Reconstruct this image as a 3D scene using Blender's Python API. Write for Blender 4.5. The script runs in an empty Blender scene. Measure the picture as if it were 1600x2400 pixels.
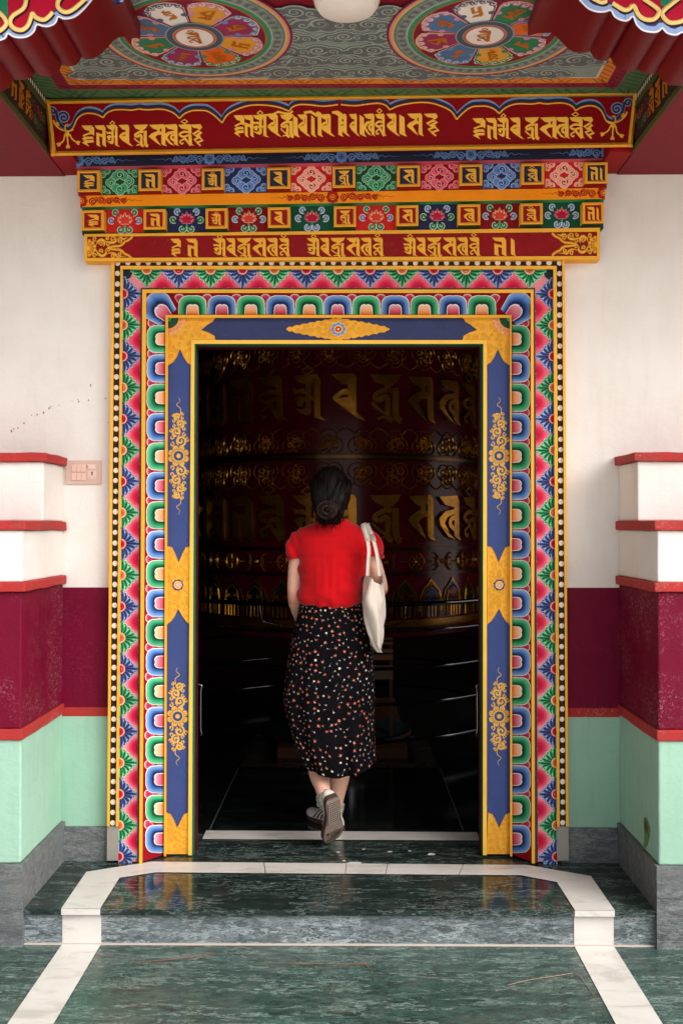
import bpy, bmesh, math, random
from mathutils import Vector, Matrix, Euler
R = math.radians
sin, cos, pi = math.sin, math.cos, math.pi
scene = bpy.context.scene
COL = scene.collection
random.seed(7)

# ------------------------------------------------------------------ camera
CAM = Vector((0.041, -4.14, 1.36))
FPX = 2398.0                      # focal length in pixels of the 1600 x 2400 photograph
cam_d = bpy.data.cameras.new('camera')
cam_d.sensor_fit = 'VERTICAL'; cam_d.sensor_height = 36.0
cam_d.lens = 36.0 * FPX / 2400.0
cam_d.clip_start = 0.05; cam_d.clip_end = 500
cam = bpy.data.objects.new('camera', cam_d); COL.objects.link(cam)
cam.location = CAM
cam.rotation_euler = Euler((R(90 + 0.7645), 0, R(0.5)), 'XYZ')
CROT = cam.rotation_euler.to_matrix()
cam_d.dof.use_dof = True; cam_d.dof.focus_distance = 4.25; cam_d.dof.aperture_fstop = 9.0
scene.camera = cam

# ------------------------------------------------------------------ light
SUN_EL, SUN_AZ = R(40), R(54)      # azimuth: to the right of straight behind the camera
world = bpy.data.worlds.new('World'); scene.world = world; world.use_nodes = True
wn = world.node_tree; wn.nodes.clear()
wo = wn.nodes.new('ShaderNodeOutputWorld'); wb = wn.nodes.new('ShaderNodeBackground')
sky = wn.nodes.new('ShaderNodeTexSky'); sky.sky_type = 'NISHITA'; sky.sun_disc = False
sky.sun_elevation = SUN_EL; sky.sun_rotation = pi - SUN_AZ
sky.dust_density = 4.0; sky.air_density = 1.0; sky.ozone_density = 1.0
hs = wn.nodes.new('ShaderNodeHueSaturation'); hs.inputs['Saturation'].default_value = 0.22
wn.links.new(sky.outputs[0], hs.inputs['Color']); wn.links.new(hs.outputs[0], wb.inputs[0])
wb.inputs[1].default_value = 0.15
wn.links.new(wb.outputs[0], wo.inputs[0])
sun_d = bpy.data.lights.new('sun', 'SUN'); sun_d.energy = 2.0; sun_d.angle = R(60); sun_d.color = (1, 0.955, 0.9)
sun = bpy.data.objects.new('sun', sun_d); COL.objects.link(sun)
sdir = Vector((sin(SUN_AZ) * cos(SUN_EL), -cos(SUN_AZ) * cos(SUN_EL), sin(SUN_EL)))
sun.rotation_euler = sdir.to_track_quat('Z', 'Y').to_euler()
scene.view_settings.view_transform = 'Standard'; scene.view_settings.look = 'None'
scene.view_settings.exposure = 0.62; scene.view_settings.gamma = 1.0
scene.render.engine = 'CYCLES'
scene.cycles.max_bounces = 8; scene.cycles.diffuse_bounces = 4; scene.cycles.glossy_bounces = 4
scene.cycles.caustics_reflective = False; scene.cycles.caustics_refractive = False

# ------------------------------------------------------------------ pixel -> point of a given real plane
def ray(px, py):
    return CROT @ Vector(((px - 800) / FPX, (1200 - py) / FPX, -1.0))
def WY(px, py, Y):
    d = ray(px, py); return CAM + d * ((Y - CAM.y) / d.y)
def WZ(px, py, Z):
    d = ray(px, py); return CAM + d * ((Z - CAM.z) / d.z)
def lin1(v): return v / 12.92 if v <= 0.04045 else ((v + 0.055) / 1.055) ** 2.4
def C(hx, k=1.0):
    return tuple(lin1(int(hx[i:i + 2], 16) / 255.0) * k for i in (0, 2, 4))
def mix(a, b, t): return tuple(a[i] + (b[i] - a[i]) * t for i in range(3))
def lerp(a, b, t): return a + (b - a) * t
def L2(x, x0, y0, x1, y1): return y0 + (y1 - y0) * (x - x0) / (x1 - x0)

# ------------------------------------------------------------------ tags
def tag(o, label, cat, group=None):
    o['label'] = label; o['category'] = cat
    if group: o['group'] = group
    return o
def thing(name, label, cat, loc=(0, 0, 0), group=None):
    o = bpy.data.objects.new(name, None); COL.objects.link(o); o.location = loc
    o.empty_display_size = 0.1
    return tag(o, label, cat, group)
def parent_keep(o, p):
    o.parent = p
    m = Matrix.Translation(p.location) if p.parent is None else Matrix.Translation(p.parent.location)
    o.matrix_parent_inverse = m.inverted()

# ------------------------------------------------------------------ materials
MAT = {}
def nodes_of(name):
    m = bpy.data.materials.new(name); m.use_nodes = True
    nt = m.node_tree; b = nt.nodes['Principled BSDF']; MAT[name] = m
    return m, nt, b
def N(nt, t, **kw):
    n = nt.nodes.new(t)
    for k, v in kw.items():
        if k in n.inputs: n.inputs[k].default_value = v
        else: setattr(n, k, v)
    return n
def LK(nt, a, b): nt.links.new(a, b)
def ramp(nt, fac, stops):
    r = nt.nodes.new('ShaderNodeValToRGB'); e = r.color_ramp.elements
    while len(e) < len(stops): e.new(0.5)
    for i, (p, c) in enumerate(stops):
        e[i].position = p; e[i].color = (c[0], c[1], c[2], 1)
    LK(nt, fac, r.inputs[0]); return r.outputs[0]
def mixc(nt, fac, a, b, mode='MIX'):
    n = nt.nodes.new('ShaderNodeMix'); n.data_type = 'RGBA'; n.blend_type = mode
    for i, v in ((0, fac), (6, a), (7, b)):
        if hasattr(v, 'is_linked') or hasattr(v, 'links'): LK(nt, v, n.inputs[i])
        elif i == 0: n.inputs[0].default_value = v
        else: n.inputs[i].default_value = (v[0], v[1], v[2], 1)
    return n.outputs[2]
def objco(nt, scale=(1, 1, 1), rot=(0, 0, 0)):
    g = nt.nodes.new('ShaderNodeNewGeometry'); mp = nt.nodes.new('ShaderNodeMapping')
    mp.inputs['Scale'].default_value = scale; mp.inputs['Rotation'].default_value = rot
    LK(nt, g.outputs['Position'], mp.inputs[0]); return mp.outputs[0]
def noise(nt, co, scale, detail=4, rough=0.55, dist=0.0):
    n = N(nt, 'ShaderNodeTexNoise'); n.inputs['Scale'].default_value = scale
    n.inputs['Detail'].default_value = detail; n.inputs['Roughness'].default_value = rough
    n.inputs['Distortion'].default_value = dist
    LK(nt, co, n.inputs['Vector']); return n.outputs['Fac']
def bump(nt, b, h, strength, dist=0.01):
    n = N(nt, 'ShaderNodeBump'); n.inputs['Strength'].default_value = strength
    n.inputs['Distance'].default_value = dist
    LK(nt, h, n.inputs['Height']); LK(nt, n.outputs[0], b.inputs['Normal'])

def attr_mat(name, rough=0.5, wear=0.10, bump_s=0.25, bscale=160, metal=0.0, spec=0.5, dust=0.0):
    m, nt, b = nodes_of(name)
    a = N(nt, 'ShaderNodeAttribute'); a.attribute_name = 'Col'
    co = objco(nt)
    n1 = noise(nt, co, 9, 6, 0.65); n2 = noise(nt, co, bscale, 3)
    f = ramp(nt, n1, [(0.3, (1 - wear,) * 3), (0.7, (1 + wear * 0.3,) * 3)])
    c = mixc(nt, 1.0, a.outputs['Color'], f, 'MULTIPLY')
    if dust:
        dn = ramp(nt, noise(nt, co, 45, 6, 0.75), [(0.56, (0, 0, 0)), (0.72, (dust,) * 3)])
        c = mixc(nt, dn, c, C('9a8878'))
    LK(nt, c, b.inputs['Base Color'])
    b.inputs['Roughness'].default_value = rough; b.inputs['Metallic'].default_value = metal
    b.inputs['Specular IOR Level'].default_value = spec
    if bump_s: bump(nt, b, n2, bump_s, 0.002)
    return m
attr_mat('painted', 0.6, 0.10, 0.35, 140, spec=0.18, dust=0.10)
attr_mat('painted_smooth', 0.6, 0.06, 0.12, 90, spec=0.15)
attr_mat('ceiling_paint', 0.6, 0.12, 0.1, 60, spec=0.15)
attr_mat('plain', 0.6, 0.05, 0.0)
attr_mat('gilded', 0.27, 0.55, 0.42, 34, metal=0.75)
attr_mat('drum_lacquer', 0.2, 0.35, 0.25, 9, spec=0.2)
attr_mat('glossy_black', 0.10, 0.0, 0.0, spec=1.0)
attr_mat('fabric', 0.85, 0.04, 0.4, 900, spec=0.2)
attr_mat('rubber', 0.75, 0.12, 0.3, 400, spec=0.2)

def wall_mat(name, base, stain, streak=0.35, bs=0.5, rough=0.8, spot=None, spotamt=0.0):
    m, nt, b = nodes_of(name)
    co = objco(nt); cs = objco(nt, (9, 9, 1.1))
    big = noise(nt, co, 2.3, 6, 0.65); st = noise(nt, cs, 3.0, 5, 0.6); fine = noise(nt, co, 75, 5, 0.7)
    c = mixc(nt, ramp(nt, big, [(0.42, (0, 0, 0)), (0.8, (0.5,) * 3)]), base, stain)
    c = mixc(nt, ramp(nt, st, [(0.5, (0, 0, 0)), (0.75, (streak,) * 3)]), c, stain)
    c = mixc(nt, ramp(nt, fine, [(0.62, (0, 0, 0)), (0.8, (0.30,) * 3)]), c, stain)
    if spot:
        sn = noise(nt, co, 120, 4, 0.8); sb = noise(nt, co, 3.1, 3, 0.6)
        mm = N(nt, 'ShaderNodeMath', operation='MULTIPLY'); 
        LK(nt, ramp(nt, sn, [(0.54, (0, 0, 0)), (0.66, (1,) * 3)]), mm.inputs[0])
        LK(nt, ramp(nt, sb, [(0.46, (0, 0, 0)), (0.62, (spotamt,) * 3)]), mm.inputs[1])
        c = mixc(nt, mm.outputs[0], c, spot)
    LK(nt, c, b.inputs['Base Color']); b.inputs['Roughness'].default_value = rough
    b.inputs['Specular IOR Level'].default_value = 0.14
    rel = noise(nt, objco(nt, (1, 1, 1.3)), 24, 9, 0.70, 0.4)
    bump(nt, b, rel, bs, 0.006)
    return m
wall_mat('white_plaster', C('e0dbd6'), C('c8bcb2'), 0.18, 0.42)
wall_mat('maroon_paint', C('6a0429'), C('4c081e'), 0.4, 0.42, 0.6, C('854058'), 0.3)
wall_mat('maroon_scuffed', C('6a0426'), C('540a22'), 0.5, 0.5, 0.6, C('a47c82'), 0.9)
wall_mat('mint_paint', C('9abfab'), C('79a78e'), 0.4, 0.40, 0.6, C('7d8f80'), 0.15)
wall_mat('red_paint', C('a82f2e'), C('7e4038'), 0.7, 0.7, 0.65, C('c4857e'), 0.8)
wall_mat('soffit_paint', C('7a1a26'), C('5a1218'), 0.3, 0.25, 0.6)
wall_mat('arch_paint', C('6a0d16'), C('521014'), 0.35, 0.12, 0.42)
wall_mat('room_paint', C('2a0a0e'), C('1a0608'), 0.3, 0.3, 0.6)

def marble(name, dark, mid, light, rough, scale=1.0, vein=0.5, ang=0.35, bright=0.0, dirt=None, coat=0.0):
    m, nt, b = nodes_of(name)
    co = objco(nt, (1.9 * scale, 8.0 * scale, 8.0 * scale), (0, 0, ang))
    w = noise(nt, objco(nt, (scale,) * 3), 1.6, 3, 0.5)
    ad = N(nt, 'ShaderNodeVectorMath', operation='SCALE'); 
    cw = N(nt, 'ShaderNodeTexNoise'); cw.inputs['Scale'].default_value = 2.0 * scale; cw.inputs['Detail'].default_value = 3
    LK(nt, co, cw.inputs['Vector']); LK(nt, cw.outputs['Color'], ad.inputs[0]); ad.inputs['Scale'].default_value = 1.3
    va = N(nt, 'ShaderNodeVectorMath', operation='ADD'); LK(nt, co, va.inputs[0]); LK(nt, ad.outputs[0], va.inputs[1])
    f1 = noise(nt, va.outputs[0], 2.6, 13, 0.80, 0.5)
    c = ramp(nt, f1, [(0.36, mix(dark, (0, 0, 0), .5)), (0.46, dark), (0.54, mix(dark, mid, 0.6)), (0.61, mid), (0.72, light)])
    big = noise(nt, objco(nt, (scale, scale, scale)), 2.0, 5, 0.6)
    c = mixc(nt, ramp(nt, big, [(0.35, (0, 0, 0)), (0.75, (0.75,) * 3)]), c, mix(dark, mid, 0.35))
    # sharp pale veins: thin bands where a warped noise crosses the middle
    vn = noise(nt, va.outputs[0], 0.55, 7, 0.62, 1.2)
    sb = N(nt, 'ShaderNodeMath', operation='SUBTRACT'); LK(nt, vn, sb.inputs[0]); sb.inputs[1].default_value = 0.5
    ab = N(nt, 'ShaderNodeMath', operation='ABSOLUTE'); LK(nt, sb.outputs[0], ab.inputs[0])
    v = ramp(nt, ab.outputs[0], [(0.0, (vein,) * 3), (0.007, (vein * .6,) * 3), (0.016, (0, 0, 0))])
    c = mixc(nt, v, c, light)
    v2 = noise(nt, va.outputs[0], 7, 10, 0.8, 1.5)
    c = mixc(nt, ramp(nt, v2, [(0.57, (0, 0, 0)), (0.70, (vein * 0.8,) * 3)]), c, light)
    bl = noise(nt, va.outputs[0], 0.8, 4, 0.5, 0.8)
    c = mixc(nt, ramp(nt, bl, [(0.73, (0, 0, 0)), (0.76, (0.8,) * 3)]), c, C('c8cfca'))
    if dirt:
        dn = noise(nt, objco(nt), 5.5, 7, 0.7)
        c = mixc(nt, ramp(nt, dn, [(0.5, (0, 0, 0)), (0.75, (dirt,) * 3)]), c, C('8a7b70'))
    LK(nt, c, b.inputs['Base Color'])
    rr = ramp(nt, noise(nt, objco(nt), 6, 6, 0.7), [(0.3, (rough * 0.75,) * 3), (0.75, (rough * 1.7,) * 3)])
    LK(nt, rr, b.inputs['Roughness'])
    bump(nt, b, noise(nt, objco(nt), 3, 2), 0.02, 0.01)
    return m
marble('green_marble_floor', C('222d2a'), C('4a6a60'), C('a9bcb3'), 0.24, 1.7, 0.5, 0.30, dirt=0.18)
marble('green_marble_landing', C('12191a'), C('2b3d37'), C('9aada5'), 0.11, 1.8, 0.42, 0.25, dirt=0.12)
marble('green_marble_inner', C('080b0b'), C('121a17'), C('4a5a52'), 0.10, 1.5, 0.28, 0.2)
marble('grey_marble_riser', C('343c3f'), C('98a4a8'), C('d6dddd'), 0.36, 2.2, 0.55, 0.8, dirt=0.12)
marble('grey_stone_skirting', C('45484a'), C('7f8484'), C('b4b9b6'), 0.5, 2.6, 0.25, 1.0, dirt=0.3)
def white_marble():
    m, nt, b = nodes_of('white_marble')
    co = objco(nt, (2, 5, 5), (0, 0, 0.6))
    f = noise(nt, co, 2.5, 8, 0.65, 1.2); g = noise(nt, objco(nt), 16, 5, 0.7)
    c = ramp(nt, f, [(0.34, C('b4aea6')), (0.47, C('cbc6bf')), (0.8, C('d6d1cb'))])
    c = mixc(nt, ramp(nt, g, [(0.5, (0, 0, 0)), (0.8, (0.28,) * 3)]), c, C('b9ab9b'))
    LK(nt, c, b.inputs['Base Color']); b.inputs['Roughness'].default_value = 0.28
white_marble()
wall_mat('pale_paving', C('e4dfd6'), C('c9c2b8'), 0.2, 0.1, 0.8)
marble('brown_marble', C('2a2420'), C('3f3833'), C('6a625a'), 0.2, 1.5, 0.1)
attr_mat('chrome', 0.12, 0.0, 0.0, metal=1.0)
# ------------------------------------------------------------------ mesh builder with painted colours
def cr(pts, n=6, closed=False):
    """Catmull-Rom through 2-D or 3-D control points"""
    k = len(pts[0]); out = []; m = len(pts)
    rng = m if closed else m - 1
    for i in range(rng):
        g = lambda j: pts[j % m] if closed else pts[max(0, min(m - 1, j))]
        p0, p1, p2, p3 = g(i - 1), g(i), g(i + 1), g(i + 2)
        for s in range(n):
            t = s / n; t2 = t * t; t3 = t2 * t
            out.append(tuple(0.5 * (2 * p1[a] + (p2[a] - p0[a]) * t + (2 * p0[a] - 5 * p1[a] + 4 * p2[a] - p3[a]) * t2
                       + (3 * p1[a] - p0[a] - 3 * p2[a] + p3[a]) * t3) for a in range(k)))
    if not closed: out.append(tuple(pts[-1]))
    return out
def circ(cx, cy, r, n=16, ry=None, a0=0.0, a1=2 * pi):
    ry = r if ry is None else ry
    full = abs(a1 - a0 - 2 * pi) < 1e-6
    m = n if full else n + 1
    return [(cx + r * cos(a0 + (a1 - a0) * i / n), cy + ry * sin(a0 + (a1 - a0) * i / n)) for i in range(m)]
def spiral(cx, cy, r, turns=1.5, a0=0.0, dr=1, n=22, r1=0.12):
    return [(cx + r * lerp(1, r1, i / n) * cos(a0 + dr * turns * 2 * pi * i / n),
             cy + r * lerp(1, r1, i / n) * sin(a0 + dr * turns * 2 * pi * i / n)) for i in range(n + 1)]

class MB:
    def __init__(s, mp=None):
        s.mp = mp or (lambda u, v, h: Vector((u, v, h)))
        s.V = []; s.F = []; s.CC = []; s.M = []; s.k = 0
    def add(s, pts3, faces, cols, mat=0):
        o = len(s.V); s.V += [tuple(p) for p in pts3]
        for f in faces:
            s.F.append([o + i for i in f])
            s.CC.append([cols[i] if isinstance(cols, list) else cols for i in f]); s.M.append(mat)
    def _h(s, h):
        s.k = (s.k + 1) % 9; return h + s.k * 2.2e-5
    def poly(s, pts, col, h=0.0, t=0.0, mat=0, side=None):
        h = s._h(h); n = len(pts)
        P = [s.mp(p[0], p[1], h) for p in pts]
        s.add(P, [list(range(n))], col, mat)
        if t:
            Q = [s.mp(p[0], p[1], h - t) for p in pts]
            sc = side or (col[0] if isinstance(col, list) else col)
            s.add(P + Q, [[i, (i + 1) % n, n + (i + 1) % n, n + i] for i in range(n)], sc, mat)
    def fan(s, c, pts, col_c, col_e, h=0.0, hc=None, mat=0):
        """filled shape with its own centre: colour (and height) runs from centre to edge"""
        h = s._h(h); n = len(pts)
        P = [s.mp(c[0], c[1], h if hc is None else h + hc)] + [s.mp(p[0], p[1], h) for p in pts]
        s.add(P, [[0, 1 + i, 1 + (i + 1) % n] for i in range(n)], [col_c] + [col_e] * n, mat)
    def band(s, A, B, ca, cb, h=0.0, hb=None, closed=False, mat=0):
        h = s._h(h); n = len(A); hb = h if hb is None else hb
        P = [s.mp(p[0], p[1], h) for p in A] + [s.mp(p[0], p[1], hb) for p in B]
        rng = n if closed else n - 1
        s.add(P, [[i, (i + 1) % n, n + (i + 1) % n, n + i] for i in range(rng)], [ca] * n + [cb] * n, mat)
    def stroke(s, pts, w, col, h=0.0, dome=0.0, closed=False, mat=0, col2=None, taper=None, t=0.0):
        h = s._h(h); n = len(pts)
        A = []; B = []; Cc = []
        for i, p in enumerate(pts):
            a = pts[(i - 1) % n] if closed or i > 0 else p
            b = pts[(i + 1) % n] if closed or i < n - 1 else p
            dx, dy = b[0] - a[0], b[1] - a[1]; l = math.hypot(dx, dy) or 1e-9
            ww = (w[i] if isinstance(w, (list, tuple)) else w) * 0.5
            if taper:
                f = i / (n - 1)
                if taper == 'in': ww *= 0.25 + 0.75 * f
                elif taper == 'out': ww *= 1 - 0.8 * f
                elif taper == 'both': ww *= 0.2 + 0.8 * sin(pi * min(max(f, 0.0), 1.0))
            nx, ny = -dy / l * ww, dx / l * ww
            A.append((p[0] + nx, p[1] + ny)); B.append((p[0] - nx, p[1] - ny)); Cc.append(p)
        rng = n if closed else n - 1
        if dome:
            P = [s.mp(q[0], q[1], h) for q in A] + [s.mp(q[0], q[1], h + dome) for q in Cc] + [s.mp(q[0], q[1], h) for q in B]
            cl = [col] * n + [col2 or col] * n + [col] * n
            F = []
            for i in range(rng):
                j = (i + 1) % n
                F += [[i, j, n + j, n + i], [n + i, n + j, 2 * n + j, 2 * n + i]]
            s.add(P, F, cl, mat)
        else:
            P = [s.mp(q[0], q[1], h) for q in A] + [s.mp(q[0], q[1], h) for q in B]
            F = [[i, (i + 1) % n, n + (i + 1) % n, n + i] for i in range(rng)]
            if t:
                P += [s.mp(q[0], q[1], h - t) for q in A] + [s.mp(q[0], q[1], h - t) for q in B]
                for i in range(rng):
                    j = (i + 1) % n
                    F += [[i, j, 2 * n + j, 2 * n + i], [n + i, n + j, 3 * n + j, 3 * n + i]]
                if not closed: F += [[0, n, 3 * n, 2 * n], [n - 1, 2 * n - 1, 4 * n - 1, 3 * n - 1]]
            s.add(P, F, col, mat)
    def box(s, x0, x1, y0, y1, z0, z1, col, mat=0, cols=None):
        """real-space box; cols may recolour single faces: -x +x -y +y -z +z"""
        P = [(x, y, z) for z in (z0, z1) for y in (y0, y1) for x in (x0, x1)]
        F = {'-x': [0, 2, 6, 4], '+x': [1, 5, 7, 3], '-y': [0, 4, 5, 1], '+y': [2, 3, 7, 6], '-z': [0, 1, 3, 2], '+z': [4, 6, 7, 5]}
        for k, f in F.items(): s.add([Vector(P[i]) for i in f], [[0, 1, 2, 3]], (cols or {}).get(k, col), mat)
    def prism(s, quad, Yf, Yb, col, cols=None, mat=0):
        """traced front outline at depth Yf, carried straight back to Yb"""
        P = [WY(p[0], p[1], Yf) for p in quad]; n = len(P)
        Q = [Vector((p.x, Yb, p.z)) for p in P]
        s.add(P, [list(range(n))], col, mat)
        for i in range(n):
            c = cols[i] if cols and cols[i] else col
            s.add([P[i], P[(i + 1) % n], Q[(i + 1) % n], Q[i]], [[0, 1, 2, 3]], c, mat)
    def loft(s, rings, col, cap=True, closed=True, mat=0):
        n = len(rings[0]); P = [p for r in rings for p in r]; F = []
        for a in range(len(rings) - 1):
            for i in range(n if closed else n - 1):
                j = (i + 1) % n; F.append([a * n + i, a * n + j, (a + 1) * n + j, (a + 1) * n + i])
        if cap: F += [list(range(n)), list(range((len(rings) - 1) * n, len(rings) * n))]
        s.add(P, F, col, mat)
    def tube(s, pts, r, col, n=8, cap=True, mat=0, closed=False):
        pts = [Vector(p) for p in pts]; rings = []; up = None; m = len(pts)
        for i, p in enumerate(pts):
            a = pts[(i - 1) % m] if (closed or i) else p; b = pts[(i + 1) % m] if (closed or i < m - 1) else p
            t = (b - a).normalized()
            if up is None: up = Vector((0, 0, 1)) if abs(t.z) < 0.9 else Vector((1, 0, 0))
            x = t.cross(up).normalized(); up = x.cross(t).normalized()
            rr = r[i] if isinstance(r, (list, tuple)) else r
            rx, ry = rr if isinstance(rr, (list, tuple)) else (rr, rr)
            rings.append([p + x * rx * cos(2 * pi * k / n) + up * ry * sin(2 * pi * k / n) for k in range(n)])
        if closed: rings.append(rings[0]); cap = False
        s.loft(rings, col, cap, True, mat)
    def ball(s, c, r, col, n=12, m=8, mat=0):
        c = Vector(c); r = Vector(r) if not isinstance(r, (int, float)) else Vector((r, r, r)); rings = []
        for j in range(m + 1):
            a = pi * j / m
            rings.append([c + Vector((r.x * sin(a) * cos(2 * pi * i / n), r.y * sin(a) * sin(2 * pi * i / n), r.z * cos(a))) for i in range(n)])
        s.loft(rings, col, False, True, mat)
    def build(s, name, mats, parent=None, smooth=False, weld=False):
        me = bpy.data.meshes.new(name); me.from_pydata(s.V, [], s.F); me.update()
        at = me.color_attributes.new('Col', 'FLOAT_COLOR', 'CORNER')
        buf = []
        for cc in s.CC:
            for c in cc: buf += [c[0], c[1], c[2], 1.0]
        at.data.foreach_set('color', buf)
        for m in (mats if isinstance(mats, (list, tuple)) else [mats]): me.materials.append(MAT[m])
        me.polygons.foreach_set('material_index', s.M)
        bm = bmesh.new(); bm.from_mesh(me)
        if weld: bmesh.ops.remove_doubles(bm, verts=bm.verts, dist=1e-5)
        bmesh.ops.recalc_face_normals(bm, faces=bm.faces)
        if smooth:
            for f in bm.faces: f.smooth = True
            if smooth != 'all':
                for e in bm.edges:
                    if len(e.link_faces) == 2 and e.calc_face_angle(0) > R(40): e.smooth = False
        bm.to_mesh(me); bm.free()
        o = bpy.data.objects.new(name, me); COL.objects.link(o)
        if parent: parent_keep(o, parent)
        return o
from mathutils import noise as mn
def wobble(o, amp=.002, step=.06, sc=9.0):
    """hand-plastered edges: cut the slab into small faces and let them wander a little"""
    bm = bmesh.new(); bm.from_mesh(o.data)
    bmesh.ops.remove_doubles(bm, verts=bm.verts, dist=1e-5)
    for ax in (0, 2, 1):
        es = [e for e in bm.edges if abs((e.verts[0].co - e.verts[1].co).normalized()[ax]) > .99]
        L = max(e.calc_length() for e in es); n = min(40, int(L / step))
        if n > 0: bmesh.ops.subdivide_edges(bm, edges=es, cuts=n, use_grid_fill=True)
    for v in bm.verts:
        p = v.co * sc; v.co += mn.noise_vector(p) * amp + mn.noise_vector(p * 4.1) * amp * .4
    bmesh.ops.recalc_face_normals(bm, faces=bm.faces)
    bm.to_mesh(o.data); bm.free(); return o
def structure(o): o['kind'] = 'structure'; return o
def bevel(o, w, seg=2):
    m = o.modifiers.new('bevel', 'BEVEL'); m.width = w; m.segments = seg; m.limit_method = 'ANGLE'; m.angle_limit = R(50)
    return o

# colours shared by the painted woodwork (the paints themselves)
GOLD = C('e9a834'); GOLD2 = C('f5bf4c'); GOLDD = C('c9780e'); ORNG = C('f08c0c')
MRN = C('86060f'); MRND = C('5a0509'); CRIM = C('c40f3a'); PINK = C('e26a76'); PINKL = C('eba3ae'); WHT = C('e9e2dc')
NAVY = C('262a44'); BLUE = C('3c4f94'); BLUEL = C('86a5d4'); BLUED = C('1f2a5c'); GRN = C('2f9a62'); GRNL = C('7fc79a'); GRND = C('0f4a35')
BLK = C('2a2422'); PEACH = C('f0b48c'); ORRED = C('d8541c')

# ------------------------------------------------------------------ letters (traced as broad-pen shapes in a 100-high box)
def gz(pts, x0, y0=72, k=2.33): return [((x - x0) / k, (y - y0) / k) for x, y in pts]
GL = {}
def glyph(name, x0, x1, items, y0=72, k=2.33):
    L = []
    for it in items:
        L.append((it[0], gz(it[1], x0, y0, k)) + tuple(v / k for v in it[2:]))
    GL[name] = ((x1 - x0) / k, L)
glyph('ha', 50, 180, [('p', [(50, 76), (152, 74), (178, 105), (178, 188), (158, 172), (130, 171), (95, 185), (76, 202), (62, 180), (130, 150), (132, 135), (90, 124)]),
    ('p', [(57, 215), (95, 196), (160, 195), (175, 222), (110, 222), (76, 240)]), ('p', [(57, 262), (95, 233), (170, 232), (172, 258), (105, 263), (130, 305)])])
glyph('na', 240, 395, [('p', [(240, 76), (360, 74), (382, 105), (384, 288), (395, 308), (370, 302), (340, 285), (340, 205), (303, 190), (305, 285), (318, 308), (296, 302), (265, 285), (262, 148), (340, 172), (340, 130), (272, 116)])])
glyph('om', 570, 755, [('r', [(624, 54), (655, 31), (684, 52), (655, 76)], 14),
    ('p', [(570, 76), (700, 72), (722, 95), (724, 286), (755, 308), (722, 302), (690, 290), (690, 104), (672, 138), (640, 128), (603, 110)]),
    ('p', [(645, 100), (673, 100), (673, 265), (655, 281), (618, 270), (575, 237), (622, 250), (645, 238)]),
    ('p', [(570, 138), (600, 148), (630, 142), (650, 158), (650, 177), (610, 165), (585, 173)]),
    ('p', [(580, 195), (615, 182), (650, 190), (650, 206), (628, 208), (626, 236), (600, 232)]), ('p', [(672, 185), (692, 190), (692, 210), (672, 205)])])
glyph('va', 730, 885, [('p', [(730, 74), (830, 70), (842, 90), (843, 265), (885, 308), (845, 293), (770, 240), (737, 202), (742, 180), (780, 150), (805, 148), (805, 128), (770, 120)]),
    ('d', [(758, 200), (780, 181), (805, 175), (805, 191), (782, 192)])])
glyph('ya', 730, 885, [('p', [(730, 74), (830, 70), (842, 90), (843, 265), (885, 308), (845, 293), (770, 240), (737, 202), (742, 180), (780, 150), (795, 148), (795, 128), (770, 120)]),
    ('d', [(758, 200), (780, 181), (808, 172), (808, 186), (782, 190)]), ('d', [(812, 112), (819, 112), (819, 170), (812, 170)])])
glyph('jra', 860, 1055, [('p', [(860, 74), (1040, 69), (1020, 105), (980, 132), (938, 131), (885, 110)]), ('s', [(958, 122), (958, 156)], 32),
    ('s', [(985, 152), (935, 152), (882, 182), (905, 206)], 24), ('s', [(905, 206), (945, 184), (960, 205), (960, 285), (988, 304)], 28),
    ('s', [(870, 216), (900, 243), (945, 272)], 14), ('s', [(1007, 138), (1010, 278), (1042, 304)], 34), ('s', [(900, 297), (938, 287), (985, 299)], 13)])
glyph('sa', 1050, 1236, [('p', [(1178, 70), (1200, 68), (1217, 92), (1219, 285), (1236, 308), (1200, 298), (1178, 283)]),
    ('p', [(1055, 75), (1178, 70), (1178, 112), (1140, 131), (1098, 118)]), ('s', [(1150, 110), (1150, 166)], 26),
    ('p', [(1137, 142), (1179, 152), (1179, 180), (1142, 184), (1116, 207), (1176, 302), (1130, 270), (1050, 200), (1076, 170)])])
glyph('tva', 1228, 1375, [('p', [(1228, 76), (1345, 68), (1360, 90), (1362, 284), (1376, 306), (1345, 295), (1325, 280), (1325, 130), (1265, 118)]),
    ('p', [(1326, 140), (1326, 165), (1278, 184), (1260, 214), (1292, 262), (1336, 302), (1285, 285), (1236, 226), (1228, 190), (1265, 152)]),
    ('s', [(1330, 182), (1302, 195), (1300, 224), (1332, 250)], 24)])
glyph('hum', 1378, 1525, [('r', [(1405, 43), (1436, 20), (1464, 42), (1436, 66)], 14), ('p', [(1378, 76), (1485, 70), (1500, 90), (1500, 186), (1478, 175), (1466, 131), (1405, 116)]),
    ('s', [(1490, 163), (1432, 153), (1390, 180), (1422, 206), (1475, 190)], 23), ('p', [(1474, 176), (1500, 190), (1506, 285), (1526, 304), (1495, 295), (1472, 275)]),
    ('s', [(1440, 200), (1430, 230), (1394, 256), (1410, 284), (1426, 270)], 16), ('s', [(1438, 222), (1494, 304)], 24)])
glyph('bar', 1365, 1420, [('p', [(1365, 80), (1402, 108), (1407, 262), (1424, 290), (1398, 281), (1366, 262)])], 72, 2.12)
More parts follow.
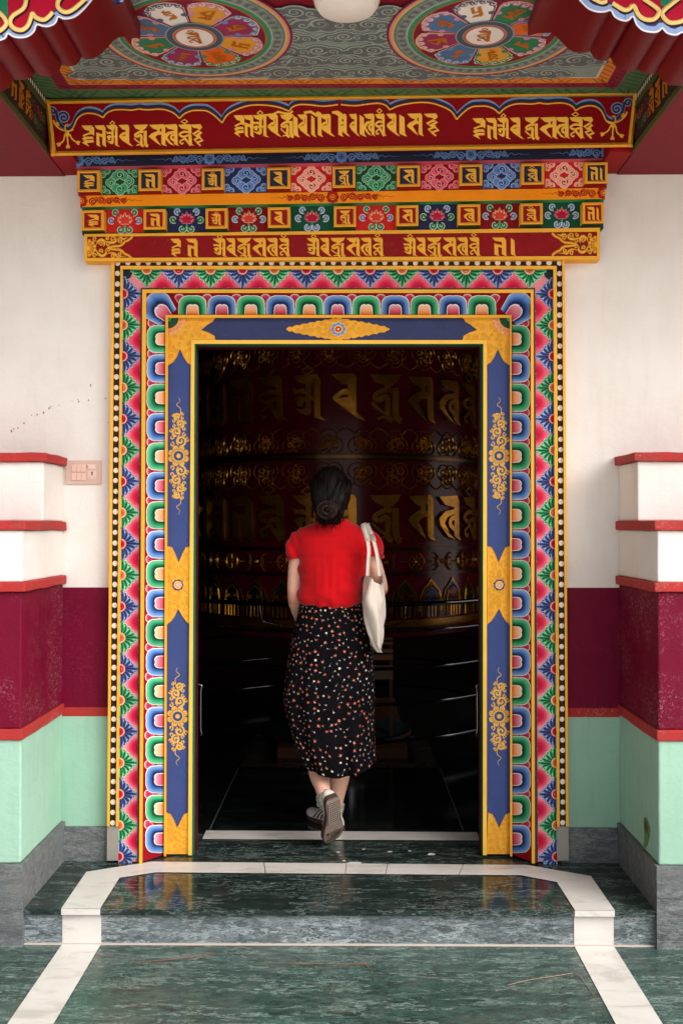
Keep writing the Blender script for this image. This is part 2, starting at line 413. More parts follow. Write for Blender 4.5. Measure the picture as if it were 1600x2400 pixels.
glyph('hah', 1350, 1520, [('p', [(1350, 112), (1480, 108), (1502, 146), (1466, 178), (1442, 156), (1388, 148)]), ('r', [(1386, 218), (1452, 184), (1492, 200), (1424, 242)], 26),
    ('s', [(1440, 235), (1470, 255)], 34), ('r', [(1402, 282), (1468, 254), (1506, 290), (1438, 314)], 26), ('s', [(1438, 318), (1482, 350)], 18)], 108, 2.42)
glyph('ii', 0, 60, [('p', [(0, 70), (40, 40), (75, 60), (78, 285), (95, 308), (60, 298), (38, 285), (38, 90)])])
def draw_glyph(mb, g, x0, x1, y0, y1, col, slit, h, t=0.0, mat=0, yfun=None, dome=0.0):
    W, items = GL[g]
    def q(p):
        x = x0 + p[0] / W * (x1 - x0); yy = p[1] / 100.0
        return (x, (y0 + yy * (y1 - y0)) + (yfun(x) if yfun else 0))
    sy = abs(y1 - y0) / 100.0
    for it in items:
        if it[0] == 'p': mb.poly([q(p) for p in it[1]], col, h, t, mat)
        elif it[0] == 'd': mb.poly([q(p) for p in it[1]], slit, h + 0.0004, 0, mat)
        elif it[0] == 's': mb.stroke(cr([q(p) for p in it[1]], 4), it[2] * sy, col, h + 0.00025, mat=mat, t=t)
        elif it[0] == 'r': mb.stroke([q(p) for p in it[1]], it[2] * sy, col, h + 0.00025, closed=True, mat=mat, t=t)
# ================================================================== SETTING: floors, walls, piers
FLZ = -0.131; WALLY = 0.03
def sheet(name, pts, z, mat):
    mb = MB(); mb.add([Vector((x, y, z)) for x, y in pts], [list(range(len(pts)))], C('808080'))
    return structure(mb.build(name, mat))
fl = sheet('courtyard_floor', [(-6, -1.75), (6, -1.75), (6, -0.485), (-6, -0.485)], FLZ, 'green_marble_floor')
sheet('bounce_paving', [(-60, -90), (60, -90), (60, -1.75), (-60, -1.75)], FLZ - 0.02, 'pale_paving')  # unseen pale paving, added close to the step to bounce light upward
sheet('ground', [(-300, -300), (300, -300), (300, 300), (-300, 300)], FLZ - 0.06, 'pale_paving')
mb = MB(); mb.box(-1.128, 1.128, -0.485, 0.42, FLZ + 0.001, -0.02, C('808080'))
ld = structure(mb.build('landing', 'grey_marble_riser'))
mb = MB(); mb.box(-1.128, 1.128, -0.502, 0.42, -0.02, 0.0, C('808080'))
ns = structure(bevel(mb.build('landing_top', 'green_marble_landing'), 0.005))
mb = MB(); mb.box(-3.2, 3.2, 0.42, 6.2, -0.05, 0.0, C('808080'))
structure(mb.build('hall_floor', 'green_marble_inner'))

# white marble inlay strips (flat inlays of the paving)
def inlay(pts, z, name='marble_inlay', mat='white_marble'):
    mb = MB(); mb.add([Vector((p[0], p[1], z)) for p in pts], [list(range(len(pts)))], C('e0dcd6'))
    return structure(mb.build(name, mat))
def gp(*pts, Z=0.0): return [WZ(x, y, Z) for x, y in pts]
for xa, xb in ((-0.983, -0.845), (0.832, 0.972)):
    inlay([(xa, -1.75), (xb, -1.75), (xb, -0.486), (xa, -0.486)], FLZ + 0.003)
    mb = MB(); mb.box(xa, xb, -0.488, -0.484, FLZ + 0.004, -0.0205, C('e0dcd6'))
    structure(bevel(mb.build('marble_inlay', 'white_marble'), 0.001))
    mb = MB(); mb.box(xa, xb, -0.5035, -0.495, -0.0195, 0.0015, C('e0dcd6'))
    structure(mb.build('marble_inlay', 'white_marble'))
zz = 0.003
lo, li = WZ(202.5, 2045, 0), WZ(280.6, 2059, 0); lo2, li2 = WZ(355.5, 2021, 0), WZ(366.7, 2046, 0)
ro, ri = WZ(1383.8, 2055, 0), WZ(1304, 2069, 0); ro2, ri2 = WZ(1235.5, 2029, 0), WZ(1219.6, 2053, 0)
inlay([(-0.983, -0.5035), (-0.845, -0.5035), li, lo], zz)
inlay([lo, li, li2, lo2], zz)
inlay([(0.832, -0.5035), (0.972, -0.5035), ro, ri], zz)
inlay([ri, ro, ro2, ri2], zz)
for a, b in ((0, .30), (.302, .52), (.5215, .63), (.6315, .83), (.8315, 1.0)):
    f = lambda p, q, t: (p.x + (q.x - p.x) * t, p.y + (q.y - p.y) * t)
    inlay([f(lo2, ro2, a), f(lo2, ro2, b), f(li2, ri2, b), f(li2, ri2, a)], zz)
inlay([(-0.60, 0.305), (0.60, 0.295), (0.60, 0.415), (-0.60, 0.43)], zz)
for q in (((-.578, 1.616), (.53, 1.616), (.53, 1.735), (-.578, 1.735)), ((-.578, 1.7355), (-.46, 1.7355), (-.46, 2.5), (-.578, 2.5)), ((.41, 1.7355), (.53, 1.7355), (.53, 2.5), (.41, 2.5))):
    inlay(q, zz, 'hall_inlay', 'brown_marble')  # strips darkened in colour to stand in for the hall's dimness
for xg in (-0.588, 0.54): inlay([(xg, 0.435), (xg + .004, 0.435), (xg + .004, 1.61), (xg, 1.61)], zz + .001, 'floor_joint', 'grey_stone_skirting')
# mortar fillet where the riser meets the courtyard floor
mb = MB(); mb.tube([(-1.3, -0.487, FLZ + 0.001), (0, -0.487, FLZ + 0.002), (1.3, -0.487, FLZ + 0.001)], 0.006, C('a89c92'), 6)
structure(mb.build('mortar_line', 'plain'))

# entrance wall with its painted bands
wall = thing('entrance_wall', 'white plastered entrance wall with maroon, red and mint painted bands around the doorway', 'wall', (0, WALLY, 0))
BANDS = (('mint_paint', 0.0, 0.583), ('red_paint', 0.583, 0.62), ('maroon_paint', 0.62, 1.108), ('white_plaster', 1.108, 2.80))
for nm, z0, z1 in BANDS:
    mb = MB(); mb.box(-3.2, -0.80, WALLY, 0.30, z0, z1, WHT); mb.box(0.80, 3.2, WALLY, 0.30, z0, z1, WHT)
    if nm == 'white_plaster': mb.box(-0.80, 0.80, WALLY, 0.30, 2.43, z1, WHT)
    mb.build({'mint_paint': 'mint_band', 'red_paint': 'red_band', 'maroon_paint': 'maroon_band', 'white_plaster': 'white_plaster'}[nm], nm, wall)
mb = MB(); mb.box(-3.2, 3.2, WALLY, 0.30, 2.80, 3.6, WHT); mb.build('upper_wall', 'soffit_paint', wall)
for s in (-1, 1):
    mb = MB()
    xa = WY(266 if s < 0 else 1316, 1990, 0).x
    mb.box(min(s * 1.13, xa), max(s * 1.13, xa), WALLY - 0.014, WALLY + 0.01, 0.0, 0.138, WHT)
    bevel(mb.build('stone_skirting', 'grey_stone_skirting', wall), 0.003)
# reddish splashes left on the plaster
mb = MB()
for x, y, r in ((213, 903, 4), (185, 941, 3.2), (208, 938, 3), (183, 936, 2), (116, 957, 3.5), (103, 967, 4), (120, 953, 2.5), (88, 972, 3), (75, 973, 2.2), (57, 992, 3.4), (43, 1003, 2.6), (28, 1010, 4), (33, 1005, 2.5), (248, 934, 2.5), (255, 990, 2), (170, 940, 1.6), (140, 950, 1.6)):
    c = WY(x, y, WALLY); rr = r / FPX * 4.17 * .78
    mb.add([Vector((c.x + rr * cos(a * pi / 4 + .4) * random.uniform(.6, 1), WALLY - 0.0006, c.z + rr * 1.25 * sin(a * pi / 4 + .4) * random.uniform(.7, 1))) for a in range(8)], [list(range(8))], C('a87c60'))
mb.build('splash_stains', 'plain', wall)

# stepped piers left and right of the doorway
def pier(s, label):
    p = thing('stepped_pier', label, 'pier', (s * 1.13, -0.25, 0), 'stepped piers beside the doorway')
    xi, xo = s * 1.13, s * 2.6
    a, b = min(xi, xo), max(xi, xo)
    lowY, upY = -0.495, -0.245
    def bx(name, y0, z0, z1, mat, g=0.0, bev=0.004):
        mb = MB(); mb.box(a - (g if s > 0 else 0), b + (g if s < 0 else 0), y0 - g, WALLY - 0.001, z0, z1, WHT)
        o = mb.build(name, mat, p)
        if name != 'stone_skirting': wobble(o, .0035 if 'ledge' in name else .0018)
        return bevel(o, bev)
    bx('stone_skirting', lowY - 0.004, FLZ, 0.158, 'grey_stone_skirting', 0.012, 0.003)
    bx('mint_plaster', lowY, 0.159, 0.597, 'mint_paint', 0.0, 0.006)
    bx('red_ledge', lowY, 0.597, 0.636, 'red_paint', 0.008, 0.003)
    bx('maroon_plaster', lowY, 0.636, 1.124, 'maroon_scuffed', 0.0, 0.006)
    bx('red_ledge', lowY, 1.124, 1.158, 'red_paint', 0.016, 0.004)
    bx('white_plaster', lowY, 1.158, 1.343, 'white_plaster', 0.0, 0.006)
    bx('red_ledge', lowY, 1.343, 1.378, 'red_paint', 0.014, 0.004)
    bx('white_plaster', upY, 1.378, 1.604, 'white_plaster', 0.0, 0.006)
    bx('red_ledge', upY, 1.604, 1.638, 'red_paint', 0.017, 0.004)
    return p
pier(-1, 'stepped pier left of the doorway, beside the switch plate')
pr_ = pier(1, 'stepped pier right of the doorway, its front maroon paint badly scuffed')
# brown mould streak low on the right pier's inner face
def WXp(px, py, X):
    d = ray(px, py); return CAM + d * ((X - CAM.x) / d.x)
for nm, c, pts in (('mould_halo', C('5f8a4a'), [(1507, 1915), (1513, 1917), (1520, 1940), (1519, 1960), (1512, 1985), (1506, 1990), (1509, 1960), (1507, 1935)]), ('mould_streak', C('5c4426'), [(1509, 1920), (1512, 1921), (1517, 1940), (1516, 1953), (1511, 1948), (1509, 1934)])):
    mb = MB(); mb.add([WXp(x, y, 1.1262 if nm == 'mould_streak' else 1.1266) for x, y in pts], [list(range(len(pts)))], c); mb.build(nm, 'painted', pr_)
# hall behind the door
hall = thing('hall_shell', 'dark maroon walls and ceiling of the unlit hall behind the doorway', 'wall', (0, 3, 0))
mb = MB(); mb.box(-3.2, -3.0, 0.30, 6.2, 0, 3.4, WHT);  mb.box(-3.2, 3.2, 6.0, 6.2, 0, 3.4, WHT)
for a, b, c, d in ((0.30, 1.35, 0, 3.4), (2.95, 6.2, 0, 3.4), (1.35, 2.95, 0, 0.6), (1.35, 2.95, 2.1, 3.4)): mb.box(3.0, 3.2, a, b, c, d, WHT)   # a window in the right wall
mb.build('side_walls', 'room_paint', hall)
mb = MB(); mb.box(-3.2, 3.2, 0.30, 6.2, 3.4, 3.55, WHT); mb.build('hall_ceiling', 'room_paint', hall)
# ================================================================== DOOR FRAME
BL = [(260.5, 251.7), (268.3, 258), (282, 272), (288, 278.7), (330, 323), (333.7, 327), (343.3, 335), (388, 384.6), (394.6, 390), (448.5, 441.5), (457, 450.5), (463, 456)]
BR = [(1323, 1331), (1317, 1325), (1304, 1310.5), (1296, 1304), (1253, 1258.8), (1249.5, 1252.4), (1242.8, 1245), (1198, 1199.5), (1194, 1194.7), (1140.4, 1140), (1132, 1131), (1125, 1126)]
BT = [602.4, 610, 623, 631, 675, 678.4, 686.6, 738, 745, 797, 806, 812]
def XL(k, y): return L2(y, 700, BL[k][0], 1900, BL[k][1])
def XR(k, y): return L2(y, 700, BR[k][0], 1900, BR[k][1])
def plane(Y): return lambda u, v, h: WY(u, v, Y - h)
def ybot(Y): return 1232 + 1.36 * FPX / (4.14 + Y) - 0.3
frame = thing('door_frame', 'richly painted doorway surround with lotus, petal and dotted borders in gold, blue and green', 'door frame', (0, 0.05, 0))
def U(mb, k0, k1, col, Y, t=0.0, yb=None, ytop=True):
    """one U-shaped strip between boundaries k0 (outside) and k1 (inside)"""
    yb = ybot(Y) if yb is None else yb
    mb.mp = plane(Y)
    a, b = BT[k0], BT[k1]
    mb.poly([(XL(k0, a), a), (XL(k1, b), b), (XL(k1, yb), yb), (XL(k0, yb), yb)], col, 0, t)
    mb.poly([(XR(k0, a), a), (XR(k0, yb), yb), (XR(k1, yb), yb), (XR(k1, b), b)], col, 0, t)
    mb.poly([(XL(k0, a), a), (XR(k0, a), a), (XR(k1, b), b), (XL(k1, b), b)], col, 0, t)

# --- dotted border
mb = MB(); YB = 1937
U(mb, 0, 1, GOLD, -0.022, 0.052, YB); U(mb, 1, 2, BLK, -0.006, 0.03, YB); U(mb, 2, 3, GOLD, -0.022, 0.05, YB)
mb.mp = plane(-0.0065)
def dot(x, y, r=6.2): 
    r *= random.uniform(0.94, 1.05); mb.fan((x, y), circ(x + random.uniform(-.5, .5), y + random.uniform(-.6, .6), r, 14), WHT, WHT, 0.0004, 0.0018)
for i in range(55):
    y = 616.5 + i * 24.3
    if y < 1932:
        dot((XL(1, y) + XL(2, y)) / 2, y); dot((XR(1, y) + XR(2, y)) / 2, y)
xa, xb = (XL(1, 616) + XL(2, 616)) / 2, (XR(1, 616) + XR(2, 616)) / 2
for i in range(1, 43): dot(xa + (xb - xa) * i / 43, 616.3)
mb.build('dotted_border', 'painted', frame)
# bare plaster feet under the dotted border
mb = MB(); mb.mp = plane(-0.012)
for X in (XL, XR):
    mb.poly([(X(0, 1937) , 1937), (X(3, 1937), 1937), (X(3, 2020), 2017), (X(0, 2020), 2017)], C('8f8a82'), 0, 0.04)
mb.build('plaster_foot', 'painted', frame)

# --- lotus border
mb = MB(); U(mb, 3, 4, C('e08490'), 0.0, 0.03)
mb.mp = plane(0.0)
def fr(o, d):                                        # local frame: o origin on the outer edge, d inward direction
    n = (-d[1], d[0])
    return lambda a, b: (o[0] + n[0] * a + d[0] * b, o[1] + n[1] * a + d[1] * b)
def blob(o, d, w=34, dep=30, pale=PINKL):
    q = fr(o, d); n = 14
    rings = [(1.0, pale), (0.80, mix(pale, PINK, .5)), (0.60, C('dc4a64')), (0.42, C('cc1d44')), (0.2, C('bd0c36'))]
    arc = lambda s: [q(w * s * cos(pi * i / n), -dep * s * sin(pi * i / n)) for i in range(n + 1)]
    for j in range(len(rings) - 1):
        mb.band(arc(rings[j][0]), arc(rings[j + 1][0]), rings[j][1], rings[j + 1][1], 0.0006)
    mb.fan(q(0, 0), arc(0.2)[:-1], rings[-1][1], rings[-1][1], 0.0006)
def rosette(o, d, kind):
    q = fr(o, d); jit = random.uniform(0.96, 1.04)
    dk, md, lt = (C('141a3a'), C('41528c'), C('a9bcd8')) if kind == 'b' else (C('07301f'), C('2a8a58'), C('a3d3ab'))
    kv = random.uniform(.84, 1.12); dk, md, lt = (tuple(v * kv for v in c) for c in (dk, md, lt))
    # stepped silhouette
    st = []
    steps = [(39, 0), (39, 7), (34, 7), (33, 15), (27, 15), (25, 24), (18, 24), (16, 31), (10, 31), (8, 38), (3.4, 38), (3.4, 44)]
    out = [q(a * jit, b * jit) for a, b in steps] + [q(-a * jit, b * jit) for a, b in reversed(steps)]
    mb.poly(out, lt, 0.0022, 0.002, side=C('b3203c'))
    ins = [(37.5, 0), (37.5, 5.6), (32.4, 5.6), (31.4, 13.4), (25.5, 13.4), (23.5, 22.4), (16.6, 22.4), (14.6, 29.4), (8.7, 29.4), (6.6, 36.4), (2.1, 36.4), (2.1, 42)]
    mb.poly([q(a * jit, b * jit) for a, b in ins] + [q(-a * jit, b * jit) for a, b in reversed(ins)], md, 0.0026)
    tips = [(0, 41), (10, 33), (19.5, 24), (28.5, 14), (35.5, 4)]
    for i, (a, b) in list(enumerate(tips))[::-1]:
        for sg in ((-1, 1) if i else (1,)):
            ang = math.atan2(a, b + 6 if i else b)
            p0 = (sg * 9 * sin(ang), 9 * cos(ang)); p1 = (sg * a * .96 * jit, b * .96 * jit)
            mdp = ((p0[0] + p1[0]) / 2 - sg * 1.2, (p0[1] + p1[1]) / 2 + (1.6 if i else 0))
            path = [q(*p) for p in cr([p0, mdp, p1], 4)]
            m = len(path)
            wv = lambda W: [W * (0.45 + 0.55 * min(1, 2.2 * k / (m - 1))) * (1 if k < m - 2 else 0.75) for k in range(m)]
            mb.stroke(path, wv(11.0), lt, 0.0029); mb.stroke(path, wv(7.4), md, 0.0032)
            mb.stroke(path[1:-1], [2.2 * s for s in ([.4] + [1] * (m - 4) + [.5])] if m > 4 else 3, dk, 0.0035)
    cc = C('b3122e') if kind == 'b' else C('c9653a')
    rl = C('e79a90') if kind == 'b' else C('ecb48e')
    arc = lambda r: [q(r * cos(pi * i / 12), r * sin(pi * i / 12)) for i in range(13)]
    mb.fan(q(0, 3), arc(12.2), rl, rl, 0.0040, 0.0006); mb.fan(q(0, 3), arc(9), cc, cc, 0.0046); mb.fan(q(0, 2), arc(4.2), mix(cc, BLK, .7), cc, 0.005)
for k in range(13):
    x = 344.3 + 74.65 * k
    if k < 12: blob((x + 37.3, 674.5), (0, 1), 32, 33, PINK)
for k in range(19):
    y = 688.5 + 73.3 * k
    for X, d in ((XL, (1, 0)), (XR, (-1, 0))):
        yy = y + 36.6
        if yy < 1990: blob((X(4, yy) - d[0] * .4, yy), d, 32, 34, mix(PINK, PINKL, min(1, k / 8)))
for k in range(13):
    rosette((344.3 + 74.65 * k, 631.5), (0, 1), 'gb'[k % 2])
for k in range(19):
    y = 688.5 + 73.3 * k
    for X, d in ((XL, (1, 0)), (XR, (-1, 0))): rosette((X(3, y) + d[0] * .4, y), d, 'bg'[k % 2])
for X, sg in ((XL, 1), (XR, -1)):                   # dark corner wedges
    x = X(3, 632); mb.poly([(x, 631.5), (x + sg * 26, 631.5), (x + sg * 18, 650), (x, 662)], C('16303a'), 0.0021)
mb.build('lotus_border', 'painted_smooth', frame)

# --- gilt moulding between lotus and petals
mb = MB(); U(mb, 4, 5, C('40343a'), -0.012, 0.03); U(mb, 5, 6, GOLD, -0.022, 0.05)
mb.build('gilt_moulding', 'painted', frame)

# --- petal border on a chamfer
Y0, Y1 = -0.004, 0.085
def chamL(u, v, h): return WY(u, v, lerp(Y0, Y1, (u - XL(6, v)) / (XL(7, v) - XL(6, v))) - h)
def chamR(u, v, h): return WY(u, v, lerp(Y0, Y1, (XR(6, v) - u) / (XR(6, v) - XR(7, v))) - h)
def chamT(u, v, h): return WY(u, v, lerp(Y0, Y1, (v - BT[6]) / (BT[7] - BT[6])) - h)
mb = MB()
yb0, yb1 = ybot(Y0), ybot(Y1)
mb.mp = chamL; mb.poly([(XL(6, BT[6]), BT[6]), (XL(7, BT[7]), BT[7]), (XL(7, yb1), yb1), (XL(6, yb0), yb0)], C('8c0d1c'))
mb.mp = chamR; mb.poly([(XR(6, BT[6]), BT[6]), (XR(6, yb0), yb0), (XR(7, yb1), yb1), (XR(7, BT[7]), BT[7])], C('8c0d1c'))
mb.mp = chamT; mb.poly([(XL(6, BT[6]), BT[6]), (XR(6, BT[6]), BT[6]), (XR(7, BT[7]), BT[7]), (XL(7, BT[7]), BT[7])], C('8c0d1c'))
def petal(o, d, kind, wd=33.0, dep=46.0, e=0.78, base=1.0):
    """horseshoe petal: o = middle of its open end on the inner edge, d = direction outwards"""
    q = fr(o, d); j = lambda: random.uniform(-.5, .5)
    def shoe(w, D, n=18, notch=0.0):
        pts = [(-w * base, 0.0), (-w * (1.01 + base) / 2, D * .28), (-w * .98, D * .5)]
        for i in range(1, n):
            a = pi - pi * i / n
            cx = math.copysign(abs(cos(a)) ** e, cos(a)); sy = abs(sin(a)) ** e
            y = D * .5 + D * .5 * sy
            if notch and abs(cos(a)) < 0.22: y -= notch * (1 - abs(cos(a)) / 0.22)
            pts.append((w * .98 * cx, y))
        return pts + [(w * .98, D * .5), (w * (1.01 + base) / 2, D * .28), (w * base, 0.0)]
    ol, md, dk = (C('86acdf'), C('4470b8'), C('15204a')) if kind == 'b' else (C('6cc093'), C('25935f'), C('083a25'))
    kv = random.uniform(.86, 1.10); ol, md, dk = (tuple(v * kv for v in c) for c in (ol, md, dk))
    o1 = shoe(wd, dep, notch=1.0); o2 = shoe(wd - 1.5, dep - 1.5, notch=.8); o3 = shoe(wd * .70, dep * .76); o4 = shoe(wd * .52, dep * .61); i1 = shoe(wd * .45, dep * .545, notch=2.0); i2 = shoe(wd * .40, dep * .50, notch=1.8)
    Q = lambda P: [q(*p) for p in P]
    hh = 0.004
    mb.band(Q(o1), Q(o2), WHT, WHT, hh, hh + .0015)
    mb.band(Q(o1), Q([(p[0] * 1.01, p[1] * 1.01) for p in o1]), C('8c0d1c'), C('8c0d1c'), hh, 0.0)
    mb.band(Q(o2), Q(o3), ol, md, hh + .0015, hh + .005); mb.band(Q(o3), Q(o4), md, dk, hh + .005, hh + .003); mb.band(Q(o4), Q(i1), dk, mix(dk, md, .25), hh + .003, hh + .001)
    mb.band(Q(i1), Q(i2), WHT, WHT, hh + .001, hh + .003)
    ti, tm, tb = (C('e3a9bb'), C('d3677d'), C('b00838')) if kind == 'b' else (C('f2c9a6'), C('efae80'), C('d9682c'))
    ins = i2; n = len(ins)
    cols = [mix(tb, tm, min(1, p[1] / (dep * .26))) if p[1] < dep * .26 else mix(tm, ti, (p[1] - dep * .26) / (dep * .26)) for p in ins]
    h = mb._h(hh + .003)
    P = [mb.mp(*q(0, dep * .24), h + .002)] + [mb.mp(*q(*p), h) for p in ins]
    mb.add(P, [[0, 1 + i, 1 + (i + 1) % n] for i in range(n)], [tm] + cols)
def gap(o, d, w=12, dep=19):
    q = fr(o, d)
    pts = [q(w * cos(a) * .95, dep * .45 * sin(a) - 1) for a in [pi * i / 8 for i in range(9)]] + [q(-w * .55, -dep * .45), q(0, -dep), q(w * .55, -dep * .45)]
    mb.poly(pts, C('e7c3c4'), 0.0016)
    mb.fan(q(0, -4), [q((p - 0) * 1, b) for p, b in [(w * .82 * cos(a), dep * .36 * sin(a) - 2) for a in [pi * i / 8 for i in range(9)]] + [(-w * .45, -dep * .45), (0, -dep * .95), (w * .45, -dep * .45)]], C('a30a38'), C('c8506c'), 0.0022)
mb.mp = chamT
tops = [451.4, 520.2, 588, 656.8, 724.8, 791, 858, 926, 994, 1061, 1128.5]
for i, x in enumerate(tops): petal((x, 737.5), (0, -1), 'gb'[i % 2], 33.2, 46)
for x in [(a + b) / 2 for a, b in zip([382] + tops, tops + [1199])]: gap((x + (4 if x < 430 else -4 if x > 1150 else 0), 696), (0, -1))
for X, mp, d in ((XL, chamL, (-1, 0)), (XR, chamR, (1, 0))):
    mb.mp = mp
    for k in range(18):
        y = 794.7 + 68.8 * k
        if k == 17: y += 2
        petal((X(7, y) - d[0] * .5, y), d, 'gb'[k % 2], 33.0, 44.5)
        if k: gap((X(6, y - 34.4) - d[0] * 9.5, y - 34.4), d, 11, 17)
    gap((X(6, 756) - d[0] * 9.5, 757), d, 10, 16)
# the two big corner petals, aimed diagonally
for X, sg, mp in ((XL, 1, chamT), (XR, -1, chamT)):
    cx, cy = X(7, 738), 738.0
    def chamC(u, v, h, X=X, sg=sg):
        e = max(0.0, min(1.0, min(abs(u - X(6, v)) / abs(X(7, v) - X(6, v)), (v - BT[6]) / (BT[7] - BT[6]))))
        return WY(u, v, lerp(Y0, Y1, e) - h - .004)
    mb.mp = chamC
    d = (-sg * .7071, -.7071)
    petal((cx + sg * 6, cy + 6), d, 'b', 38, 69, .95, .72)
mb.build('petal_border', 'painted_smooth', frame, smooth=True)

# --- gilt-edged blue panel with corner plates and scrolls
mb = MB(); YP = 0.092
U(mb, 7, 8, GOLD, 0.066, 0.05); U(mb, 9, 10, GOLD2, 0.080, 0.03)
U(mb, 8, 9, C('3a4a80'), YP, 0.03)
mb.mp = plane(YP)
a, b = BT[8], BT[9]
mb.poly([(XL(8, a), a), (XR(8, a), a), (XR(9, b), b), (XL(9, b), b)], C('333a60'), 0.0006)
mb.build('blue_panel', 'painted', frame)
mb = MB(); mb.mp = plane(YP)
def inside(p, poly):
    r = False; n = len(poly)
    for i in range(n):
        (x1, y1), (x2, y2) = poly[i], poly[(i + 1) % n]
        if (y1 > p[1]) != (y2 > p[1]) and p[0] < (x2 - x1) * (p[1] - y1) / (y2 - y1) + x1: r = not r
    return r
GEM = [GOLD2, mix(GOLD, GOLDD, .35)]
def embossed(pts, nsp, rr=(4, 8), seed=1):
    mb.poly(pts, GOLD, 0.003, 0.003)
    n = len(pts)
    mb.stroke([(p[0], p[1]) for p in pts], 2.2, mix(GOLD, GOLDD, .25), 0.0032, 0.002, closed=True, col2=GOLD2)
    rnd = random.Random(seed); xs = [p[0] for p in pts]; ys = [p[1] for p in pts]; put = []
    for _ in range(3000):
        if len(put) >= nsp: break
        r = rnd.uniform(*rr); p = (rnd.uniform(min(xs), max(xs)), rnd.uniform(min(ys), max(ys)))
        if any(math.hypot(p[0] - a[0], p[1] - a[1]) < (r + a[2]) * .86 for a in put): continue
        if not all(inside((p[0] + r * cos(t), p[1] + r * sin(t)), pts) for t in [k * pi / 3 for k in range(6)]): continue
        put.append((p[0], p[1], r))
        mb.stroke(spiral(p[0], p[1], r, 1.6, rnd.uniform(0, 6), rnd.choice((-1, 1)), 18), 2.3, mix(GOLD, GOLDD, .45), 0.0034, 0.0022, col2=GOLD2)
for X, sg in ((XL, 1), (XR, -1)):
    F = lambda pts: [((X(8, y) + sg * x), y) for x, y in pts]      # x measured inwards from boundary 8
    top = F([(0, 745)]) + [(X(8, 745) + sg * 110, 745.5), (X(8, 745) + sg * 104, 753), (X(8, 745) + sg * 92, 760), (X(8, 745) + sg * 76, 773.5), (X(8, 745) + sg * 94, 780), (X(8, 745) + sg * 108, 788), (X(8, 745) + sg * 111, 797.5)]
    top += F([(54, 797.5), (54, 856), (46, 850), (38, 838), (28, 817), (20, 836), (12, 848), (0, 857)])
    embossed(top, 26, (4, 8.5), 5)
    # quarter flower in the corner
    q0 = (X(8, 745), 745.5)
    arc = lambda r: [(q0[0] + sg * r * cos(t), q0[1] + r * sin(t)) for t in [pi / 2 * i / 10 for i in range(11)]]
    for i in range(5):
        t0, t1 = pi / 2 * i / 5, pi / 2 * (i + 1) / 5
        pet = [(q0[0] + sg * r * cos(t), q0[1] + r * sin(t)) for r, t in ((26, t0), (38, t0 + .04), (41, (t0 + t1) / 2), (38, t1 - .04), (26, t1))]
        mb.fan(((pet[0][0] + pet[-1][0]) / 2, (pet[0][1] + pet[-1][1]) / 2), pet, C('d8542c'), C('f0b08c'), 0.006, 0.001)
    mb.poly([q0] + arc(28), GOLD, 0.0072); mb.poly([q0] + arc(24.5), C('1c4a35'), 0.0078); mb.poly([q0] + arc(8), C('4fae70'), 0.0084)
    mid = F([(0, 1280), (10, 1283), (17, 1297), (27, 1319), (36, 1298), (44, 1283), (52.5, 1280), (52.5, 1463), (45, 1456), (36, 1443), (26, 1426), (17, 1444), (9, 1456), (0, 1464)])
    embossed(mid, 40, (3.6, 7.5), 8)
    c = (X(8, 1371) + sg * 25, 1371)
    for i in range(9):
        a = 2 * pi * i / 9; mb.poly(circ(c[0] + 9.5 * cos(a), c[1] + 9.5 * sin(a), 4.0, 8), BLUED if i % 2 else BLUE, 0.0064)
    mb.poly(circ(*c, 9.6, 16), GOLD2, 0.007); mb.fan(c, circ(*c, 6, 14), C('e6c0c0'), C('c08a90'), 0.0076)
    bot = F([(0, 1904), (10, 1909), (18, 1925), (26, 1941), (34, 1925), (42, 1909), (51, 1904)]) + [(X(9, 2000), 2001.5), (X(8, 2000), 2001.5)]
    embossed(bot, 22, (4, 8.5), 11)
    # gold scrollwork on the blue
    def flower(cx, cy, r=25):
        for i in range(8):
            a = 2 * pi * i / 8 + .39
            pt = [(cx + cos(a) * rr * r + -sin(a) * ss * r, cy + sin(a) * rr * r + cos(a) * ss * r) for rr, ss in ((.5, .10), (.62, .24), (.85, .28), (1.0, .12), (1.0, -.12), (.85, -.28), (.62, -.24), (.5, -.10))]
            mb.poly(pt, C('d9a648'), 0.0012)
            for s2 in (-.08, .08): mb.stroke([(cx + cos(a) * .52 * r - sin(a) * s2 * r, cy + sin(a) * .52 * r + cos(a) * s2 * r), (cx + cos(a) * .74 * r - sin(a) * s2 * r, cy + sin(a) * .74 * r + cos(a) * s2 * r)], 1.0, BLUED, 0.0018)
        mb.stroke(circ(cx, cy, r * .52, 20), 3.0, C('dca94c'), 0.002, closed=True); mb.poly(circ(cx, cy, r * .22, 12), C('dca94c'), 0.002)
    def scrollwork(cx, cy, up, n, gapy, r0, ln):
        y = cy + up * (24 + r0 * .9); side = 1
        stem = [(cx, cy + up * 25)]
        for i in range(n):
            r = r0 * (1 - .13 * i)
            x = cx + side * r * .42
            a0 = (pi * .5 if up > 0 else -pi * .5) + (pi if False else 0)
            mb.stroke(spiral(x, y, r, 1.45, -up * pi * .5, side * up, 20, .10), 4.3, C('e0ac4a'), 0.0012)
            for dd in (0.0, 1.0):                             # comma leaves on the outside
                lx = cx - side * (r * 1.25); ly = y + up * (dd - .5) * r * 1.3
                mb.stroke(spiral(lx, ly, r * .48, .95, up * pi * .5, -side * up, 9, .25), 3.2, C('d9a648'), 0.0012)
            lx = cx + side * r * 1.7; mb.stroke(spiral(lx, y + up * r * .2, r * .44, .95, up * pi * .5, side * up, 9, .25), 3.0, C('d9a648'), 0.0012)
            stem += [(cx - side * r * .35, y)]
            y += up * gapy * (1 - .1 * i); side = -side
